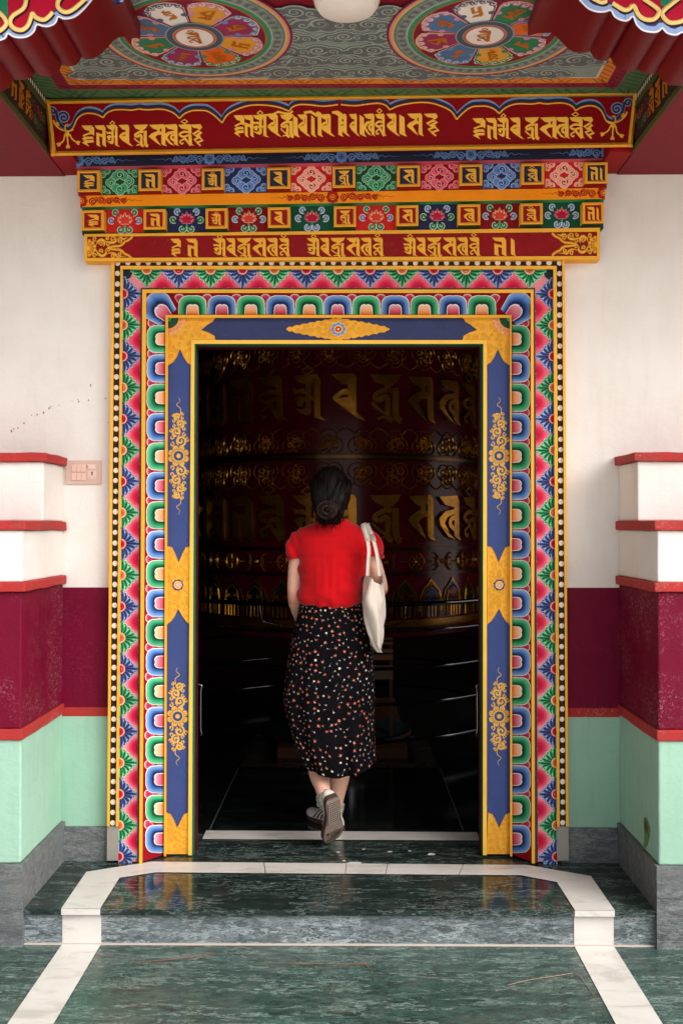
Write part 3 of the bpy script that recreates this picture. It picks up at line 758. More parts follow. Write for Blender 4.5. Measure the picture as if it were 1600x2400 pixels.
        stem += [(cx + side * 5, y + up * 2), (cx - side * 4.5, y + up * 11), (cx + side * 3, y + up * 20), (cx, y + up * 29)]
        mb.stroke(cr(stem, 5), 3.2, C('e0ac4a'), 0.0010, taper='out')
    for fy, nn in ((1068.4, 4), (1679, 3)):
        fx = X(8, fy) + sg * 25.5
        flower(fx, fy, 25)
        for up in (-1, 1): scrollwork(fx, fy, up, nn, 21.5, 12.5, 130) if nn == 4 else scrollwork(fx, fy, up, nn, 19, 12, 100)
# medallion over the door
med = []
for i in range(41):
    t = i / 40; x = lerp(672, 912, t); e = 1 - abs(t - .5) * 2
    med.append((x, 771.5 - (2 + 24 * e ** .85 + 1.6 * sin(i * 2.2)) * (1 if 0 < i < 40 else .3)))
med += [(x, 2 * 771.5 - y) for x, y in reversed(med)]
embossed(med, 44, (3.6, 7), 21)
c = (792.5, 771.5)
for i in range(8):
    a = 2 * pi * i / 8; p = (c[0] + 12.5 * cos(a), c[1] + 11 * sin(a))
    mb.poly(circ(*p, 6.2, 10), WHT, 0.0068); mb.poly(circ(*p, 5.2, 10), C('6a86bd'), 0.0072)
mb.poly(circ(*c, 10.5, 16, 9.6), GOLD2, 0.0078); mb.poly(circ(*c, 7.6, 14, 6.8), C('c23418'), 0.0084); mb.poly(circ(*c, 2.4, 8), WHT, 0.009)
mb.build('gilt_ornament', 'painted', frame, smooth=True)

# --- green chamfer and maroon inner jamb
mb = MB(); g = C('1f6a50')
yb = ybot(.1)
for X in (XL, XR):
    p = [WY(X(10, 806), 806, .084), WY(X(11, 812), 812, .125), WY(X(11, yb), yb, .125), WY(X(10, yb), yb, .084)]
    p[2].z = p[3].z = 0.0; mb.add(p, [[0, 1, 2, 3]], g)
p = [WY(XL(10, 806), 806, .084), WY(XR(10, 806), 806, .084), WY(XR(11, 812), 812, .125), WY(XL(11, 812), 812, .125)]
mb.add(p, [[0, 1, 2, 3]], g)
mb.build('green_edge', 'painted', frame)
mb = MB()
l0, r0 = WY(XL(11, 1400), 1400, .125).x, WY(XR(11, 1400), 1400, .125).x; zt = WY(800, 812, .125).z
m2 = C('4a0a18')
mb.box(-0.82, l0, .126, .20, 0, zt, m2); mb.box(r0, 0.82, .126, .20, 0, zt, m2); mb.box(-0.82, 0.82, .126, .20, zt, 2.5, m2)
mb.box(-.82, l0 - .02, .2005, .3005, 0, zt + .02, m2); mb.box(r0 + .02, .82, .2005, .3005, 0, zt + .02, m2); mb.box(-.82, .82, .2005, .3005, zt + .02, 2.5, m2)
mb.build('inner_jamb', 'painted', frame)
DOOR_L, DOOR_R = l0, r0
# ================================================================== CORNICE over the door
corn = thing('door_cornice', 'stepped painted cornice of lettered blocks, cloud and lotus panels above the doorway', 'cornice', (0, -0.05, 2.6))
XA, XB = 190.0, 1415.0
def yl(a, b): return lambda x: L2(x, XA, a, XB, b)        # slightly sloping line, as built
WB = WALLY + 0.005
S_Y, P2_Y, B2_Y, O_Y, P1_Y, B1_Y, BB_Y = -0.034, -0.034, -0.076, -0.072, -0.073, -0.115, -0.112
def slab(mb, x0, x1, ft, fb, Y, col, under=None, xb0=None, xb1=None, Yb=WB):
    xb0 = x0 if xb0 is None else xb0; xb1 = x1 if xb1 is None else xb1
    q = [(x0, ft(x0)), (x1, ft(x1)), (xb1, fb(x1)), (xb0, fb(x0))]
    mb.prism(q, Y, Yb, col, [None, None, under, None])
# lettering strip
f_top, f_t2, f_b2, f_bot = yl(548.5, 533.5), yl(555, 543), yl(604.5, 600), yl(612, 608)
mb = MB(); slab(mb, 198, 1405, f_top, f_bot, S_Y, MRN, GOLD)
mb.mp = plane(S_Y)
def hband(x0, x1, fa, fb, col, h, t=0, n=2):
    xs = [x0 + (x1 - x0) * i / (n - 1) for i in range(n)]
    mb.poly([(x, fa(x)) for x in xs] + [(x, fb(x)) for x in reversed(xs)], col, h, t)
hband(198, 1405, f_top, f_t2, GOLD, 0.010, 0.010); hband(198, 1405, f_b2, f_bot, GOLD, 0.010, 0.010)
for x0, x1 in ((198, 205), (1398, 1405)): hband(x0, x1, f_t2, f_b2, GOLD, 0.009, 0.009)
def carve(sg, xo):
    """carved gilt corner: half flower, curling leaves, two-lobed edge"""
    X = lambda a: xo + sg * a
    k = 140 / 1568.0
    px = lambda x, y: (X((x - 92) * k), (y - 480) * k + (f_t2(xo) + f_b2(xo)) / 2 + 1)
    for r, c, h in ((150, GOLD, .003), (125, GOLDD, .0035), (100, GOLD, .004), (64, GOLD2, .006)):
        mb.fan(px(165, 485), [px(165 + r * cos(a), 485 + r * .95 * sin(a)) for a in [-pi / 2 + pi * i / 12 for i in range(13)]], c, mix(c, GOLDD, .3), h, 0.001)
    for i in range(6):
        a = -pi / 2 + pi * (i + .5) / 6; p = (165 + 205 * cos(a), 485 + 190 * sin(a))
        mb.fan(px(*p), [px(p[0] + 56 * cos(t), p[1] + 56 * sin(t)) for t in [2 * pi * j / 10 for j in range(10)]], GOLD2, GOLDD, .002, 0.003)
    for pts, w in (([(420, 400), (440, 320), (530, 270), (600, 300), (620, 380), (600, 450)], 90), ([(600, 300), (720, 330), (850, 340), (930, 280), (900, 200)], 80), ([(940, 260), (1040, 210), (1120, 250), (1230, 200)], 70),
                   ([(420, 540), (450, 620), (560, 690), (660, 620), (640, 540)], 90), ([(680, 650), (780, 610), (900, 640), (960, 720), (1060, 710), (1200, 715)], 70)):
        mb.stroke([px(*p) for p in cr(pts, 6)], w * k, GOLDD, 0.002, 0.004, col2=GOLD2, taper='both')
    for cx, cy, r, d, a in ((530, 380, 60, 1, 3), (720, 390, 62, -1, 0), (860, 240, 70, 1, 2), (1040, 295, 60, -1, 4), (370, 240, 62, 1, 1), (520, 560, 58, -1, 1), (720, 540, 56, 1, 3), (830, 690, 62, -1, 2), (1010, 640, 55, 1, 5), (360, 690, 62, -1, 0), (690, 230, 50, 1, 5)):
        mb.stroke([px(*p) for p in spiral(cx, cy, r, 1.1, a, d, 14, .2)], 46 * k, GOLDD, 0.0025, 0.004, col2=GOLD2)
    for y0, mir in ((480, 1), (480, -1)):
        e = [(700, 470), (800, 440), (900, 425), (1010, 420), (1090, 380), (1150, 310), (1240, 270), (1310, 215), (1350, 165)]
        e = [(x, y0 + (y - 470) * mir * .98 + (0 if mir > 0 else 0)) for x, y in e]
        mb.stroke([px(*p) for p in e], 74 * k, GOLDD, 0.003, 0.005, col2=GOLD2)
carve(1, 198); carve(-1, 1405)
dy = lambda x: L2(x, 390, 0, 1240, -3.2)
def word(seq, y0, y1, col, slit, h, yf, t=0.002, tight=1.0):
    for g, x0, x1 in seq: draw_glyph(mb, g, x0, x0 + (x1 - x0) * tight, y0, y1, col, slit, h, t, yfun=yf)
z = lambda a: 390 + a / 5.227
word([('ha', z(50), z(180)), ('na', z(240), z(395))], 559, 603, GOLD, MRN, 0.0025, dy)
g6 = [('om', 570, 755), ('va', 730, 885), ('jra', 860, 1055), ('sa', 1050, 1236), ('tva', 1228, 1375), ('hum', 1378, 1525)]
for off in (0, 219.5, 445): word([(g, z(a) + off, z(b) + off) for g, a, b in g6], 559, 603, GOLD, MRN, 0.0025, dy)
z8 = lambda a: 900 + a / 4.61
word([('na', z8(1163), z8(1328)), ('bar', z8(1365), z8(1424))], 559, 603, GOLD, MRN, 0.0025, dy)
mb.build('lettering_strip', 'painted', corn)

# motifs -----------------------------------------------------------------------------------------
def cloud4(cx, cy, s, lt, md, dk, h):
    lob = [(0, -19, 17), (0, 19, 17), (-24, 2, 14), (24, -2, 14)]
    sub = [[(-11, 3, .62), (11, 3, .62), (0, -4, .72)], [(-11, -3, .62), (11, -3, .62), (0, 4, .72)], [(4, -8, .62), (4, 8, .62), (-4, 0, .72)], [(-4, -8, .62), (-4, 8, .62), (4, 0, .72)]]
    for li in (2, 3, 0, 1):
        x, y, r = lob[li]; hh = h + (0.0008 if li < 2 else 0)
        for gr, c, dh in ((1.6, lt, 0), (0.0, md, .0004)):
            for ax, ay, q in sub[li]: mb.poly(circ(cx + (x + ax) * s, cy + (y + ay) * s, (r * q + gr) * s, 12), c, hh + dh)
        for ax, ay, q in sub[li]: mb.poly(circ(cx + (x + ax * .55) * s, cy + (y + ay * .55) * s, (r * q * .46) * s, 10), dk, hh + .0008)
        mb.stroke(spiral(cx + x * s, cy + y * s, r * .62 * s, 1.3, li * 1.5, 1 if li % 2 else -1, 14, .15), 4.2 * s, md, hh + .0012)
        mb.stroke(spiral(cx + x * s, cy + y * s, r * .62 * s, 1.3, li * 1.5 + .35, 1 if li % 2 else -1, 14, .15), 1.4 * s, lt, hh + .0016)
def cloudcorner(cx, cy, sx, sy, s, lt, md, dk, h):
    for gr, c, dh in ((1.6, lt, 0), (0.0, md, .0004), (-5.0, dk, .0008)):
        for ax, ay, q in ((8, 5, 9.5), (17, 4, 7), (6, 13, 7)):
            pts = [(cx + sx * max(0.4, ax + (q + gr) * cos(t)) * s, cy + sy * max(0.4, ay + (q + gr) * sin(t)) * s) for t in [2 * pi * i / 14 for i in range(14)]]
            mb.poly(pts, c, h + dh)
    mb.stroke(spiral(cx + sx * 9 * s, cy + sy * 7 * s, 5.5 * s, 1.2, 0, sx * sy, 12, .2), 3.4 * s, md, h + .0012)
    mb.stroke(spiral(cx + sx * 9 * s, cy + sy * 7 * s, 5.5 * s, 1.2, .4, sx * sy, 12, .2), 1.2 * s, lt, h + .0016)
def lotus(cx, cy, s, c_in, c_mid, lt, lA, lB, h):
    def leaf(x, y, r, a, d, c):
        mb.stroke(spiral(cx + x * s, cy + y * s, r * s, .85, a, d, 12, .5), 8.4 * s, WHT, h); mb.stroke(spiral(cx + x * s, cy + y * s, r * s, .85, a, d, 12, .5), 6 * s, c, h + .0004)
        mb.stroke(spiral(cx + x * s, cy + y * s, r * .86 * s, .75, a, d, 10, .6), 1.7 * s, mix(c, (0, 0, 0), .75), h + .0008)
    leaf(-24, -20, 6.5, 1.2, 1, lA); leaf(24, -20, 6.5, pi - 1.2, -1, lA)
    leaf(-35, 1, 7, .8, 1, lB); leaf(35, 1, 7, pi - .8, -1, lB)
    mb.stroke([(cx, cy + 12 * s), (cx + 1 * s, cy + 30 * s)], 5 * s, C('3f9a62'), h)
    leaf(-11, 25, 8, -.6, 1, lA if lA[1] > lA[2] else lB); leaf(11, 25, 8, pi + .6, -1, lA if lA[1] > lA[2] else lB)
    def pet(a, L, w, y0=6):
        q = lambda u, v: (cx + (u * cos(a) - v * sin(a)) * s, cy + (y0 + u * sin(a) + v * cos(a)) * s)
        P = lambda k: [q(0, 0)] + [q(L * t * (.95 + .05 * k), w * k * sin(pi * t ** .8)) for t in (.2, .4, .6, .8)] + [q(L * (.94 + .06 * k), 0)] + [q(L * t * (.95 + .05 * k), -w * k * sin(pi * t ** .8)) for t in (.8, .6, .4, .2)]
        return P
    for a, L, w in ((-2.9, 22, 6), (-.24, 22, 6), (-2.5, 24, 6), (-.64, 24, 6), (-2.1, 25, 6), (-1.04, 25, 6), (-1.57, 27, 6)):
        P = pet(a, L, w); mb.poly(P(1.0), lt, h + .0012); mb.poly(P(.62), c_mid, h + .0016)
    mb.poly(circ(cx, cy - 8 * s, 8 * s, 12, 6 * s), C('f0941a'), h + .002)
    for a, L, w in ((-2.75, 20, 7), (-.39, 20, 7), (-2.2, 18, 6.5), (-.94, 18, 6.5), (-1.57, 19, 6.5), (2.75, 15, 5.5), (.39, 15, 5.5), (1.57 + .7, 9, 5), (1.57 - .7, 9, 5)):
        P = pet(a, L, w, 4); mb.poly(P(1.0), lt, h + .0024); mb.poly(P(.66), c_in, h + .0028)
def scroll_h(cx, cy, d, n, w, c, r0=9.0, sp=17, tail=40, dec=.12, slope=0.0):
    yb = lambda x: cy + slope * (x - cx)
    x = cx; side = 1; stem = [(cx, yb(cx))]
    for i in range(n):
        r = r0 * (1 - dec * i); xx = x + d * sp * .5; y = yb(xx) + side * r * .15
        mb.stroke(spiral(xx, y, r, 1.5, (pi if d > 0 else 0), side * d, 18, .1), w, c, 0.0008)
        mb.stroke(spiral(xx + d * r * .9, y - side * r * .9, r * .42, .9, side * pi / 2, -side * d, 8, .2), w * .7, c, 0.0008)
        stem += [(xx, y + side * r * 1.05)]; x += d * sp * (1 - dec * i * .6); side = -side
    m = 5
    for i in range(m): stem.append((x + d * tail * i / m, yb(x) + (3.2 * (1 - i / m)) * (-1) ** i))
    stem.append((x + d * tail * 1.15, yb(x)))
    mb.stroke(cr(stem, 5), w * .9, c, 0.0006, taper='out')
def daisy(cx, cy, r, c, ring, h=0.001, n=8, x0=-1e9, x1=1e9):
    cl = lambda P: [(min(max(p[0], x0), x1), p[1]) for p in P]
    for i in range(n):
        a = 2 * pi * i / n; mb.poly(cl(circ(cx + r * .68 * cos(a), cy + r * .68 * sin(a), r * .34, 10)), c, h)
    mb.poly(cl(circ(cx, cy, r * .52, 14)), c, h + .0004); mb.stroke(cl(circ(cx, cy, r * .40, 14)), r * .11, ring, h + .0008, closed=True); mb.poly(cl(circ(cx, cy, r * .2, 10)), ring, h + .0008)

# lotus row: backing, panels, blocks
blk2 = [(191.5, 243.7), (336.6, 388), (481.7, 533), (627.7, 680), (782, 834), (928.6, 980), (1072, 1125), (1218.7, 1271), (1363.8, 1414)]
blk1 = [(181, 234), (325, 377), (473, 524), (626, 680), (779, 832.6), (930, 984), (1076, 1129.5), (1221, 1274.6), (1369.6, 1423)]
letters = ['ha', 'na', 'om', 'va', 'jra', 'sa', 'tva', 'hum', None]
p2t, p2b, b2t, b2b = yl(491, 472), yl(546, 534.5), yl(492.8, 473.7), yl(540.3, 523.5)
p1t, p1b, b1t, b1b = yl(397, 378.5), yl(457, 438), yl(399.8, 380), yl(450.3, 430)
mb = MB(); slab(mb, 193, 1413, p2t, yl(549.5, 535.5), P2_Y + .0005, C('21382a'))
kinds2 = [('c4231c', 'd43a2a', 'f0c3a4', GRN, BLUEL), ('23284a', 'b01a3c', 'e58a94', BLUEL, GRN), ('7c0a12', 'd0402e', 'eebda0', GRN, BLUEL), ('0f4a33', 'a81238', 'dd8892', BLUEL, BLUEL)]
for i in range(8):
    x0, x1 = blk2[i][1] - 4, blk2[i + 1][0] + 4; k = kinds2[i % 4] if i != 3 and i != 7 else kinds2[3]
    mb.mp = plane(P2_Y); hband(x0, x1, p2t, p2b, C(k[0]), 0.0)
    cx = (x0 + x1) / 2 + (3 if i < 3 else -2 if i > 4 else 0); lotus(cx, (p2t(cx) + p2b(cx)) / 2 - 1.5, .90, C(k[1]), C(k[1]), C(k[2]), k[3], k[4], 0.0012)
mb.build('lotus_panels', 'painted_smooth', corn)
mb = MB(); slab(mb, 184, 1421, p1t, yl(458.5, 440), P1_Y + .0005, MRND)
kinds1 = [('1d4a34', '3f9c6c', 'a9d5b4', '0b2419'), ('8c0a1e', 'e0606f', 'f0a9ab', '3a0408'), ('23305c', '5f83c2', 'aac3e4', '10162f'), ('c41f22', 'efa48c', 'f6cdb6', '6a0a0c')]
for i in range(8):
    x0, x1 = blk1[i][1] - 4, blk1[i + 1][0] + 4; k = [C(c) for c in kinds1[i % 4]]
    mb.mp = plane(P1_Y); hband(x0, x1, p1t, p1b, k[0], 0.0)
    cx = (x0 + x1) / 2 + (2 if i < 3 else -1 if i > 4 else 0); cy = (p1t(cx) + p1b(cx)) / 2 + 1
    cloud4(cx, cy, .86, k[2], k[1], k[3], 0.001)
    for sx in (1, -1):
        xx = x0 + 6 if sx > 0 else x1 - 6
        for sy in (1, -1): cloudcorner(xx, p1t(xx) + 1 if sy > 0 else p1b(xx) - 1, sx, sy, .92, k[2], k[1], k[3], 0.0006)
mb.build('cloud_panels', 'painted_smooth', corn)
for row, (bl, ft, fb, Y, fld, und) in enumerate(((blk2, b2t, b2b, B2_Y, C('8c0c14'), C('2c3f20')), (blk1, b1t, b1b, B1_Y, C('23263c'), C('8a0710')))):
    for i, (x0, x1) in enumerate(bl):
        mb = MB(); slab(mb, x0, x1, ft, fb, Y, GOLD, und)
        # flanks of a block carry the colour of its row
        mb.mp = plane(Y); e = 6.5
        mb.poly([(x0 + e, ft(x0) + e), (x1 - e, ft(x1) + e), (x1 - e, fb(x1) - e), (x0 + e, fb(x0) - e)], fld, 0.0004)
        fr_ = [(x0 + 3.2, ft(x0) + 3.2), (x1 - 3.2, ft(x1) + 3.2), (x1 - 3.2, fb(x1) - 3.2), (x0 + 3.2, fb(x0) - 3.2)]
        mb.stroke(fr_, 7.0, mix(GOLD, ORNG, .4), 0.0008, 0.003, closed=True, col2=GOLD)
        w = x1 - x0; c = GOLD
        gy0, gy1 = ft(x0) + 10, fb(x0) - 8
        if letters[i]: draw_glyph(mb, letters[i], x0 + w * .26, x1 - w * .22, gy0 + (3 if letters[i] in ('om', 'hum') else 0), gy1, c, fld, 0.001, 0.0008)
        else:
            draw_glyph(mb, 'na', x0 + w * .2, x0 + w * .60, gy0, gy1, c, fld, 0.001, 0.0008); draw_glyph(mb, 'bar', x0 + w * .66, x0 + w * .80, gy0, gy1, c, fld, 0.001, 0.0008)
        o = mb.build('letter_block', 'painted', corn)
# orange band between the rows
mb = MB(); slab(mb, 188, 1417, yl(457, 438.5), yl(485, 466), O_Y, ORNG, C('3f9a5c'))
mb.mp = plane(O_Y); oc = yl(471, 452); sl = -19 / 1225.0; RD = C('a01c10')
for fx, x0, x1 in ((191, 189, 1e9), (779, -1e9, 1e9), (1413, -1e9, 1416)):
    daisy(fx, oc(fx), 15, RD, ORNG, .001, 8, x0, x1)
    for d in (1, -1):
        if (fx < 300 and d < 0) or (fx > 1300 and d > 0): continue
        scroll_h(fx + d * 18, oc(fx + d * 18), d, 5, 3.1, RD, 8.2, 19, 34, .07, sl)
mb.build('orange_band', 'painted', corn)
# dark blue band on top
mb = MB(); slab(mb, 178, 1427, yl(362, 343), yl(391, 371.5), BB_Y, C('22253a'), C('d0596a'))
mb.mp = plane(BB_Y); bc = yl(377, 357.5); BS = C('6585b8')
for fx, x0, x1 in ((184, 179, 1e9), (491, -1e9, 1e9), (800, -1e9, 1e9), (1103, -1e9, 1e9), (1420, -1e9, 1426)):
    daisy(fx, bc(fx), 14.5, BS, C('22253a'), .001, 8, x0, x1)
    for d in (1, -1):
        if (fx < 300 and d < 0) or (fx > 1300 and d > 0): continue
        scroll_h(fx + d * 15, bc(fx + d * 15), d, 4, 2.8, BS, 9.2, 19, 44, .09, sl)
mb.build('blue_scroll_band', 'painted_smooth', corn)

# ================================================================== INSCRIPTION BOARD
BRD_Y = -0.228
board = thing('inscription_board', 'long maroon board with three golden lines of script, wavy blue drape and gilt frame', 'sign board', (0, BRD_Y, 2.9))
c0, c1, c2, c3 = (105, 233), (1496, 212), (1481, 345), (121, 366)
mb = MB(); mb.prism([(107, 235), (1494, 214), (1480, 343), (122, 364)], BRD_Y, BRD_Y + .012, MRN)
mb.mp = plane(BRD_Y)
def bx(t, x): return L2(x, 105, 233, 1496, 212) + (L2(x, 121, 366, 1481, 345) - L2(x, 105, 233, 1496, 212)) * t
slb = -21 / 1391.0
# drape: light blue edge, navy, red gap, gold line (traced in the photo's own curve)
def q1(x, y): return (100 + x / 4.126, 210 + y / 4.126)
def q2(x, y): return (480 + x / 4.126, 200 + y / 4.126)
curve = [[q1(235, 372), q1(290, 335), q1(330, 250), q1(375, 205), q1(440, 185), q1(520, 195), q1(588, 228)],
         [q1(588, 228), q1(620, 185), q1(690, 155), q1(780, 150), q1(860, 155), q1(935, 143)], [q1(935, 143), q1(1010, 152), q1(1120, 145), q1(1200, 155), q1(1270, 185), q1(1324, 235)],
         [q1(1324, 235), q1(1375, 188), q1(1450, 160), q1(1545, 158), q2(30, 208), q2(95, 250), q2(168, 320)],
         [q2(168, 320), q2(220, 240), q2(320, 185), q2(440, 150), q2(580, 148), q2(720, 170), q2(815, 208)],
         [q2(815, 208), q2(850, 165), q2(920, 142), q2(1020, 146), q2(1150, 158), q2(1285, 143)]]
half = []
for c in curve: half.append(c)
mir = [[(1590 - x * 1.0 + 0, y + slb * (1590 - 2 * x)) for x, y in reversed(c)] for c in reversed(curve)]
for seg in curve + mir:
    P = cr(seg, 6)
    sh = lambda d: [(x, y + d) for x, y in P]
    mb.stroke(sh(-3.4), 3.0, C('a9bcd6'), .0008); mb.stroke(sh(-1.6), 5.0, C('6f90c4'), .0012); mb.stroke(sh(3.2), 6.6, C('2b2f4c'), .0014); mb.stroke(sh(10.5), 3.4, GOLD, .0018, .0008, col2=GOLD2)
def tassel(sg, ox, oy):
    q = lambda x, y: (ox + sg * x / 4.126, oy + y / 4.126)
    for cx, cy, r, a, d in ((205, 270, 52, 2.6, 1), (98, 210, 36, 3.6, 1)):
        S = spiral(0, 0, r, 1.2, -a, d, 18, .22); P = [q(cx + x, cy + y) for x, y in S]
        mb.stroke(P, 9, C('a9bcd6'), .0008); mb.stroke(P, 7.6, C('6f90c4'), .0012); mb.stroke(P, 4, C('2b2f4c'), .0016)
    P = [q(*p) for p in cr([(130, 200), (150, 290), (190, 355), (240, 375)], 5)]
    mb.stroke(P, 8.5, C('6f90c4'), .0010); mb.stroke(P, 6, C('2b2f4c'), .0014)
    mb.stroke([q(*p) for p in cr([(105, 300), (125, 340), (170, 380), (240, 403), (300, 385)], 5)], 3.6, GOLD, .002, .001, col2=GOLD2)
    mb.poly([q(140 + 24 * cos(a), 335 + 24 * sin(a)) for a in [i * .63 for i in range(10)]], GOLD, .0022, .001); mb.poly([q(110 + 12 * cos(a), 305 + 12 * sin(a)) for a in [i * .63 for i in range(10)]], GOLD, .0022, .001)
    mb.stroke([q(*p) for p in cr([(252, 338), (222, 345), (220, 385), (235, 405)], 4)], 3.4, GOLD, .003, .001)
    mb.fan(q(238, 432), [q(238 + 25 * cos(a), 432 + 25 * sin(a)) for a in [i * .524 for i in range(12)]], GOLD2, GOLD, .003, .002)
    for pts, tip in (([(215, 435), (205, 490), (175, 520)], (148, 535)), ([(240, 455), (245, 500), (245, 530)], (248, 565)), ([(265, 430), (285, 475), (325, 505)], (362, 520))):
        mb.stroke([q(*p) for p in cr(pts, 4)], 3.6, GOLD, .0028, .001, col2=GOLD2)
        a = math.atan2(tip[1] - pts[-1][1], tip[0] - pts[-1][0])
        T = lambda u, v: q(pts[-1][0] + u * cos(a) - v * sin(a), pts[-1][1] + u * sin(a) + v * cos(a))
        mb.fan(T(14, 0), [T(0, 7), T(8, 16), T(26, 20), T(42, 18), T(36, 0), T(42, -18), T(26, -20), T(8, -16), T(0, -7)], GOLD2, GOLD, .003, .0015)
tassel(1, 100, 210); tassel(-1, 1494, 190)
mb.build('field', 'painted_smooth', board)
# raised script
mb = MB(); mb.mp = plane(BRD_Y)
wl = lambda x0, y0: (lambda x: slb * (x - x0))
zz2 = lambda a: 180 + a / 5.058
w1 = [('ha', 55, 228), ('na', 213, 370), ('om', 348, 530), ('va', 497, 688), ('jra', 672, 878), ('sa', 852, 1095), ('tva', 1036, 1230), ('hum', 1203, 1412), ('hah', 1348, 1520)]
LG = C('fbc04a')
word([(g, zz2(a), zz2(b)) for g, a, b in w1], 293.5, 344, LG, C('b8560c'), 0.003, lambda x: slb * (x - 190) * .6, .003, .91)
mb.build('golden_inscription', 'painted_smooth', board); mb = MB(); mb.mp = plane(BRD_Y)
word([(g, zz2(a) + 915, zz2(b) + 915) for g, a, b in w1], 276.5, 327, LG, C('b8560c'), 0.003, lambda x: slb * (x - 1100) * .6, .003, .91)
mb.build('golden_inscription', 'painted_smooth', board); mb = MB(); mb.mp = plane(BRD_Y)
z3 = lambda a: 540 + a / 6.03
z4 = lambda a: 780 + a / 6.03
w2 = [('ha', z3(45), z3(215)), ('na', z3(180), z3(350)), ('om', z3(310), z3(570)), ('ya', z3(515), z3(748)), ('jra', z3(700), z3(925)), ('bar', z3(885), z3(985)), ('ya', z3(945), z3(1150)), ('bar', z3(1140), z3(1215)), ('ii', z3(1180), z3(1270)),
      ('ya', z3(1250), z3(1500)), ('ii', z3(1470), z3(1560)), ('va', z4(65), z4(258)), ('va', z4(225), z4(395)), ('bar', z4(375), z4(475)), ('tva', z4(430), z4(615)), ('hum', z4(590), z4(772)), ('ya', z4(750), z4(965)), ('bar', z4(935), z4(1052)), ('sa', z4(1040), z4(1305)), ('hah', z4(1280), z4(1525))]
word(w2, 269.5, 322, LG, C('b8560c'), 0.003, lambda x: slb * (x - 545) * .55, .003, .92)
mb.stroke([(614, 271), (640, 268), (652, 262), (668, 266), (680, 266), (686, 260)], 5, LG, .004, t=.002)
mb.stroke([(712, 264), (728, 262), (744, 272)], 6, LG, .004, t=.002); mb.stroke([(778, 264), (790, 262), (800, 268)], 6, LG, .004, t=.002)
mb.build('golden_inscription', 'painted_smooth', board)
mb = MB()
def bar(a, b, w, Y=BRD_Y):
    n = 6; d = Vector((b[0] - a[0], b[1] - a[1])).normalized(); nn = Vector((-d.y, d.x))
    prof = [(-.5, 0), (-.5, .012), (-.3, .026), (0, .032), (.3, .026), (.5, .012), (.5, 0)]
    rings = []
    for p, e in ((a, -1), (b, 1)):
        rings.append([WY(p[0] + nn.x * w * u + d.x * e * -1 * (w * u if False else 0), p[1] + nn.y * w * u, Y - v) for u, v in prof])
    mb.loft(rings, GOLD, True, False)
bar((105, 238.5), (1496, 217.5), 11.5); bar((121, 360), (1481, 339), 11.5); bar((111, 234), (127, 366), 12.5); bar((1490, 213), (1475, 345), 12.5)
mb.build('gilt_frame', 'painted', board, smooth=True)
# ================================================================== PORCH CEILING
CZ = 3.005; AY0, AY1 = -1.10, -0.84          # arch board front / back
ceil = thing('porch_ceiling', 'painted porch ceiling with two mandala wheels on grey clouds and fretwork borders', 'ceiling', (0, -0.55, CZ))
mb = MB(); mb.mp = lambda u, v, h: Vector((u, v, CZ - h))
X0, X1, Yb, Yf = -1.14, 1.125, -0.228, -0.90
def rect(x0, x1, y0, y1, c, h): mb.poly([(x0, y0), (x1, y0), (x1, y1), (x0, y1)], c, h)
GB, CB, OB = C('5a7a52'), C('8f2c40'), C('dd8a34')
bx_, cx_, ox_, wx_ = 0.083, 0.133, 0.178, 0.187
rect(X0, X1, Yf, Yb, GB, 0); rect(X0 + bx_, X1 - bx_, Yf, Yb - .086, CB, .0006); rect(X0 + cx_, X1 - cx_, Yf, Yb - .127, OB, .0012)
rect(X0 + ox_, X1 - ox_, Yf, Yb - .171, C('d9c6bc'), .0018); rect(X0 + wx_, X1 - wx_, Yf, Yb - .178, C('8b9b90'), .0024)
# fretwork: slanted keys
def frets(y0, y1, x0, x1, c, w, step, h):
    k = 0; x = x0; H = y1 - y0
    while x < x1:
        a = .8 if (k // 3) % 2 == 0 else -.8; s = step
        L = [(x, y0 + H * .12), (x + a * H * .8, y1 - H * .12)]
        if k % 3 == 0: L += [(x + a * H * .8 + s * .9, y1 - H * .12), (x + a * H * .5 + s * .9, y0 + H * .5)]
        if k % 3 == 1: L = [(x + s * .3, y0 + H * .5)] + L
        mb.stroke([(min(max(p[0], x0), x1), p[1]) for p in L], w, c, h); x += s; k += 1
frets(Yb - .084, Yb - .004, X0 + .03, X1 - .03, C('2f5a3e'), .006, .040, .0006)
frets(Yb - .127, Yb - .088, X0 + .10, X1 - .10, C('6a1a30'), .004, .028, .0010)
frets(Yb - .170, Yb - .130, X0 + .15, X1 - .15, C('a8482e'), .004, .032, .0016)
for xs, w, c, h in ((X0 + .01, .07, '2f5a3e', .0006), (X1 - .075, .065, '2f5a3e', .0006), (X0 + .092, .035, '6a1a30', .001), (X1 - .127, .035, '6a1a30', .001), (X0 + .138, .035, 'a8482e', .0016), (X1 - .173, .035, 'a8482e', .0016)):
    for i in range(22):
        y = Yf + .02 + i * .029
        if y < Yb - .10: mb.stroke([(xs, y), (xs + w, y + .03)], .005, C(c), h)
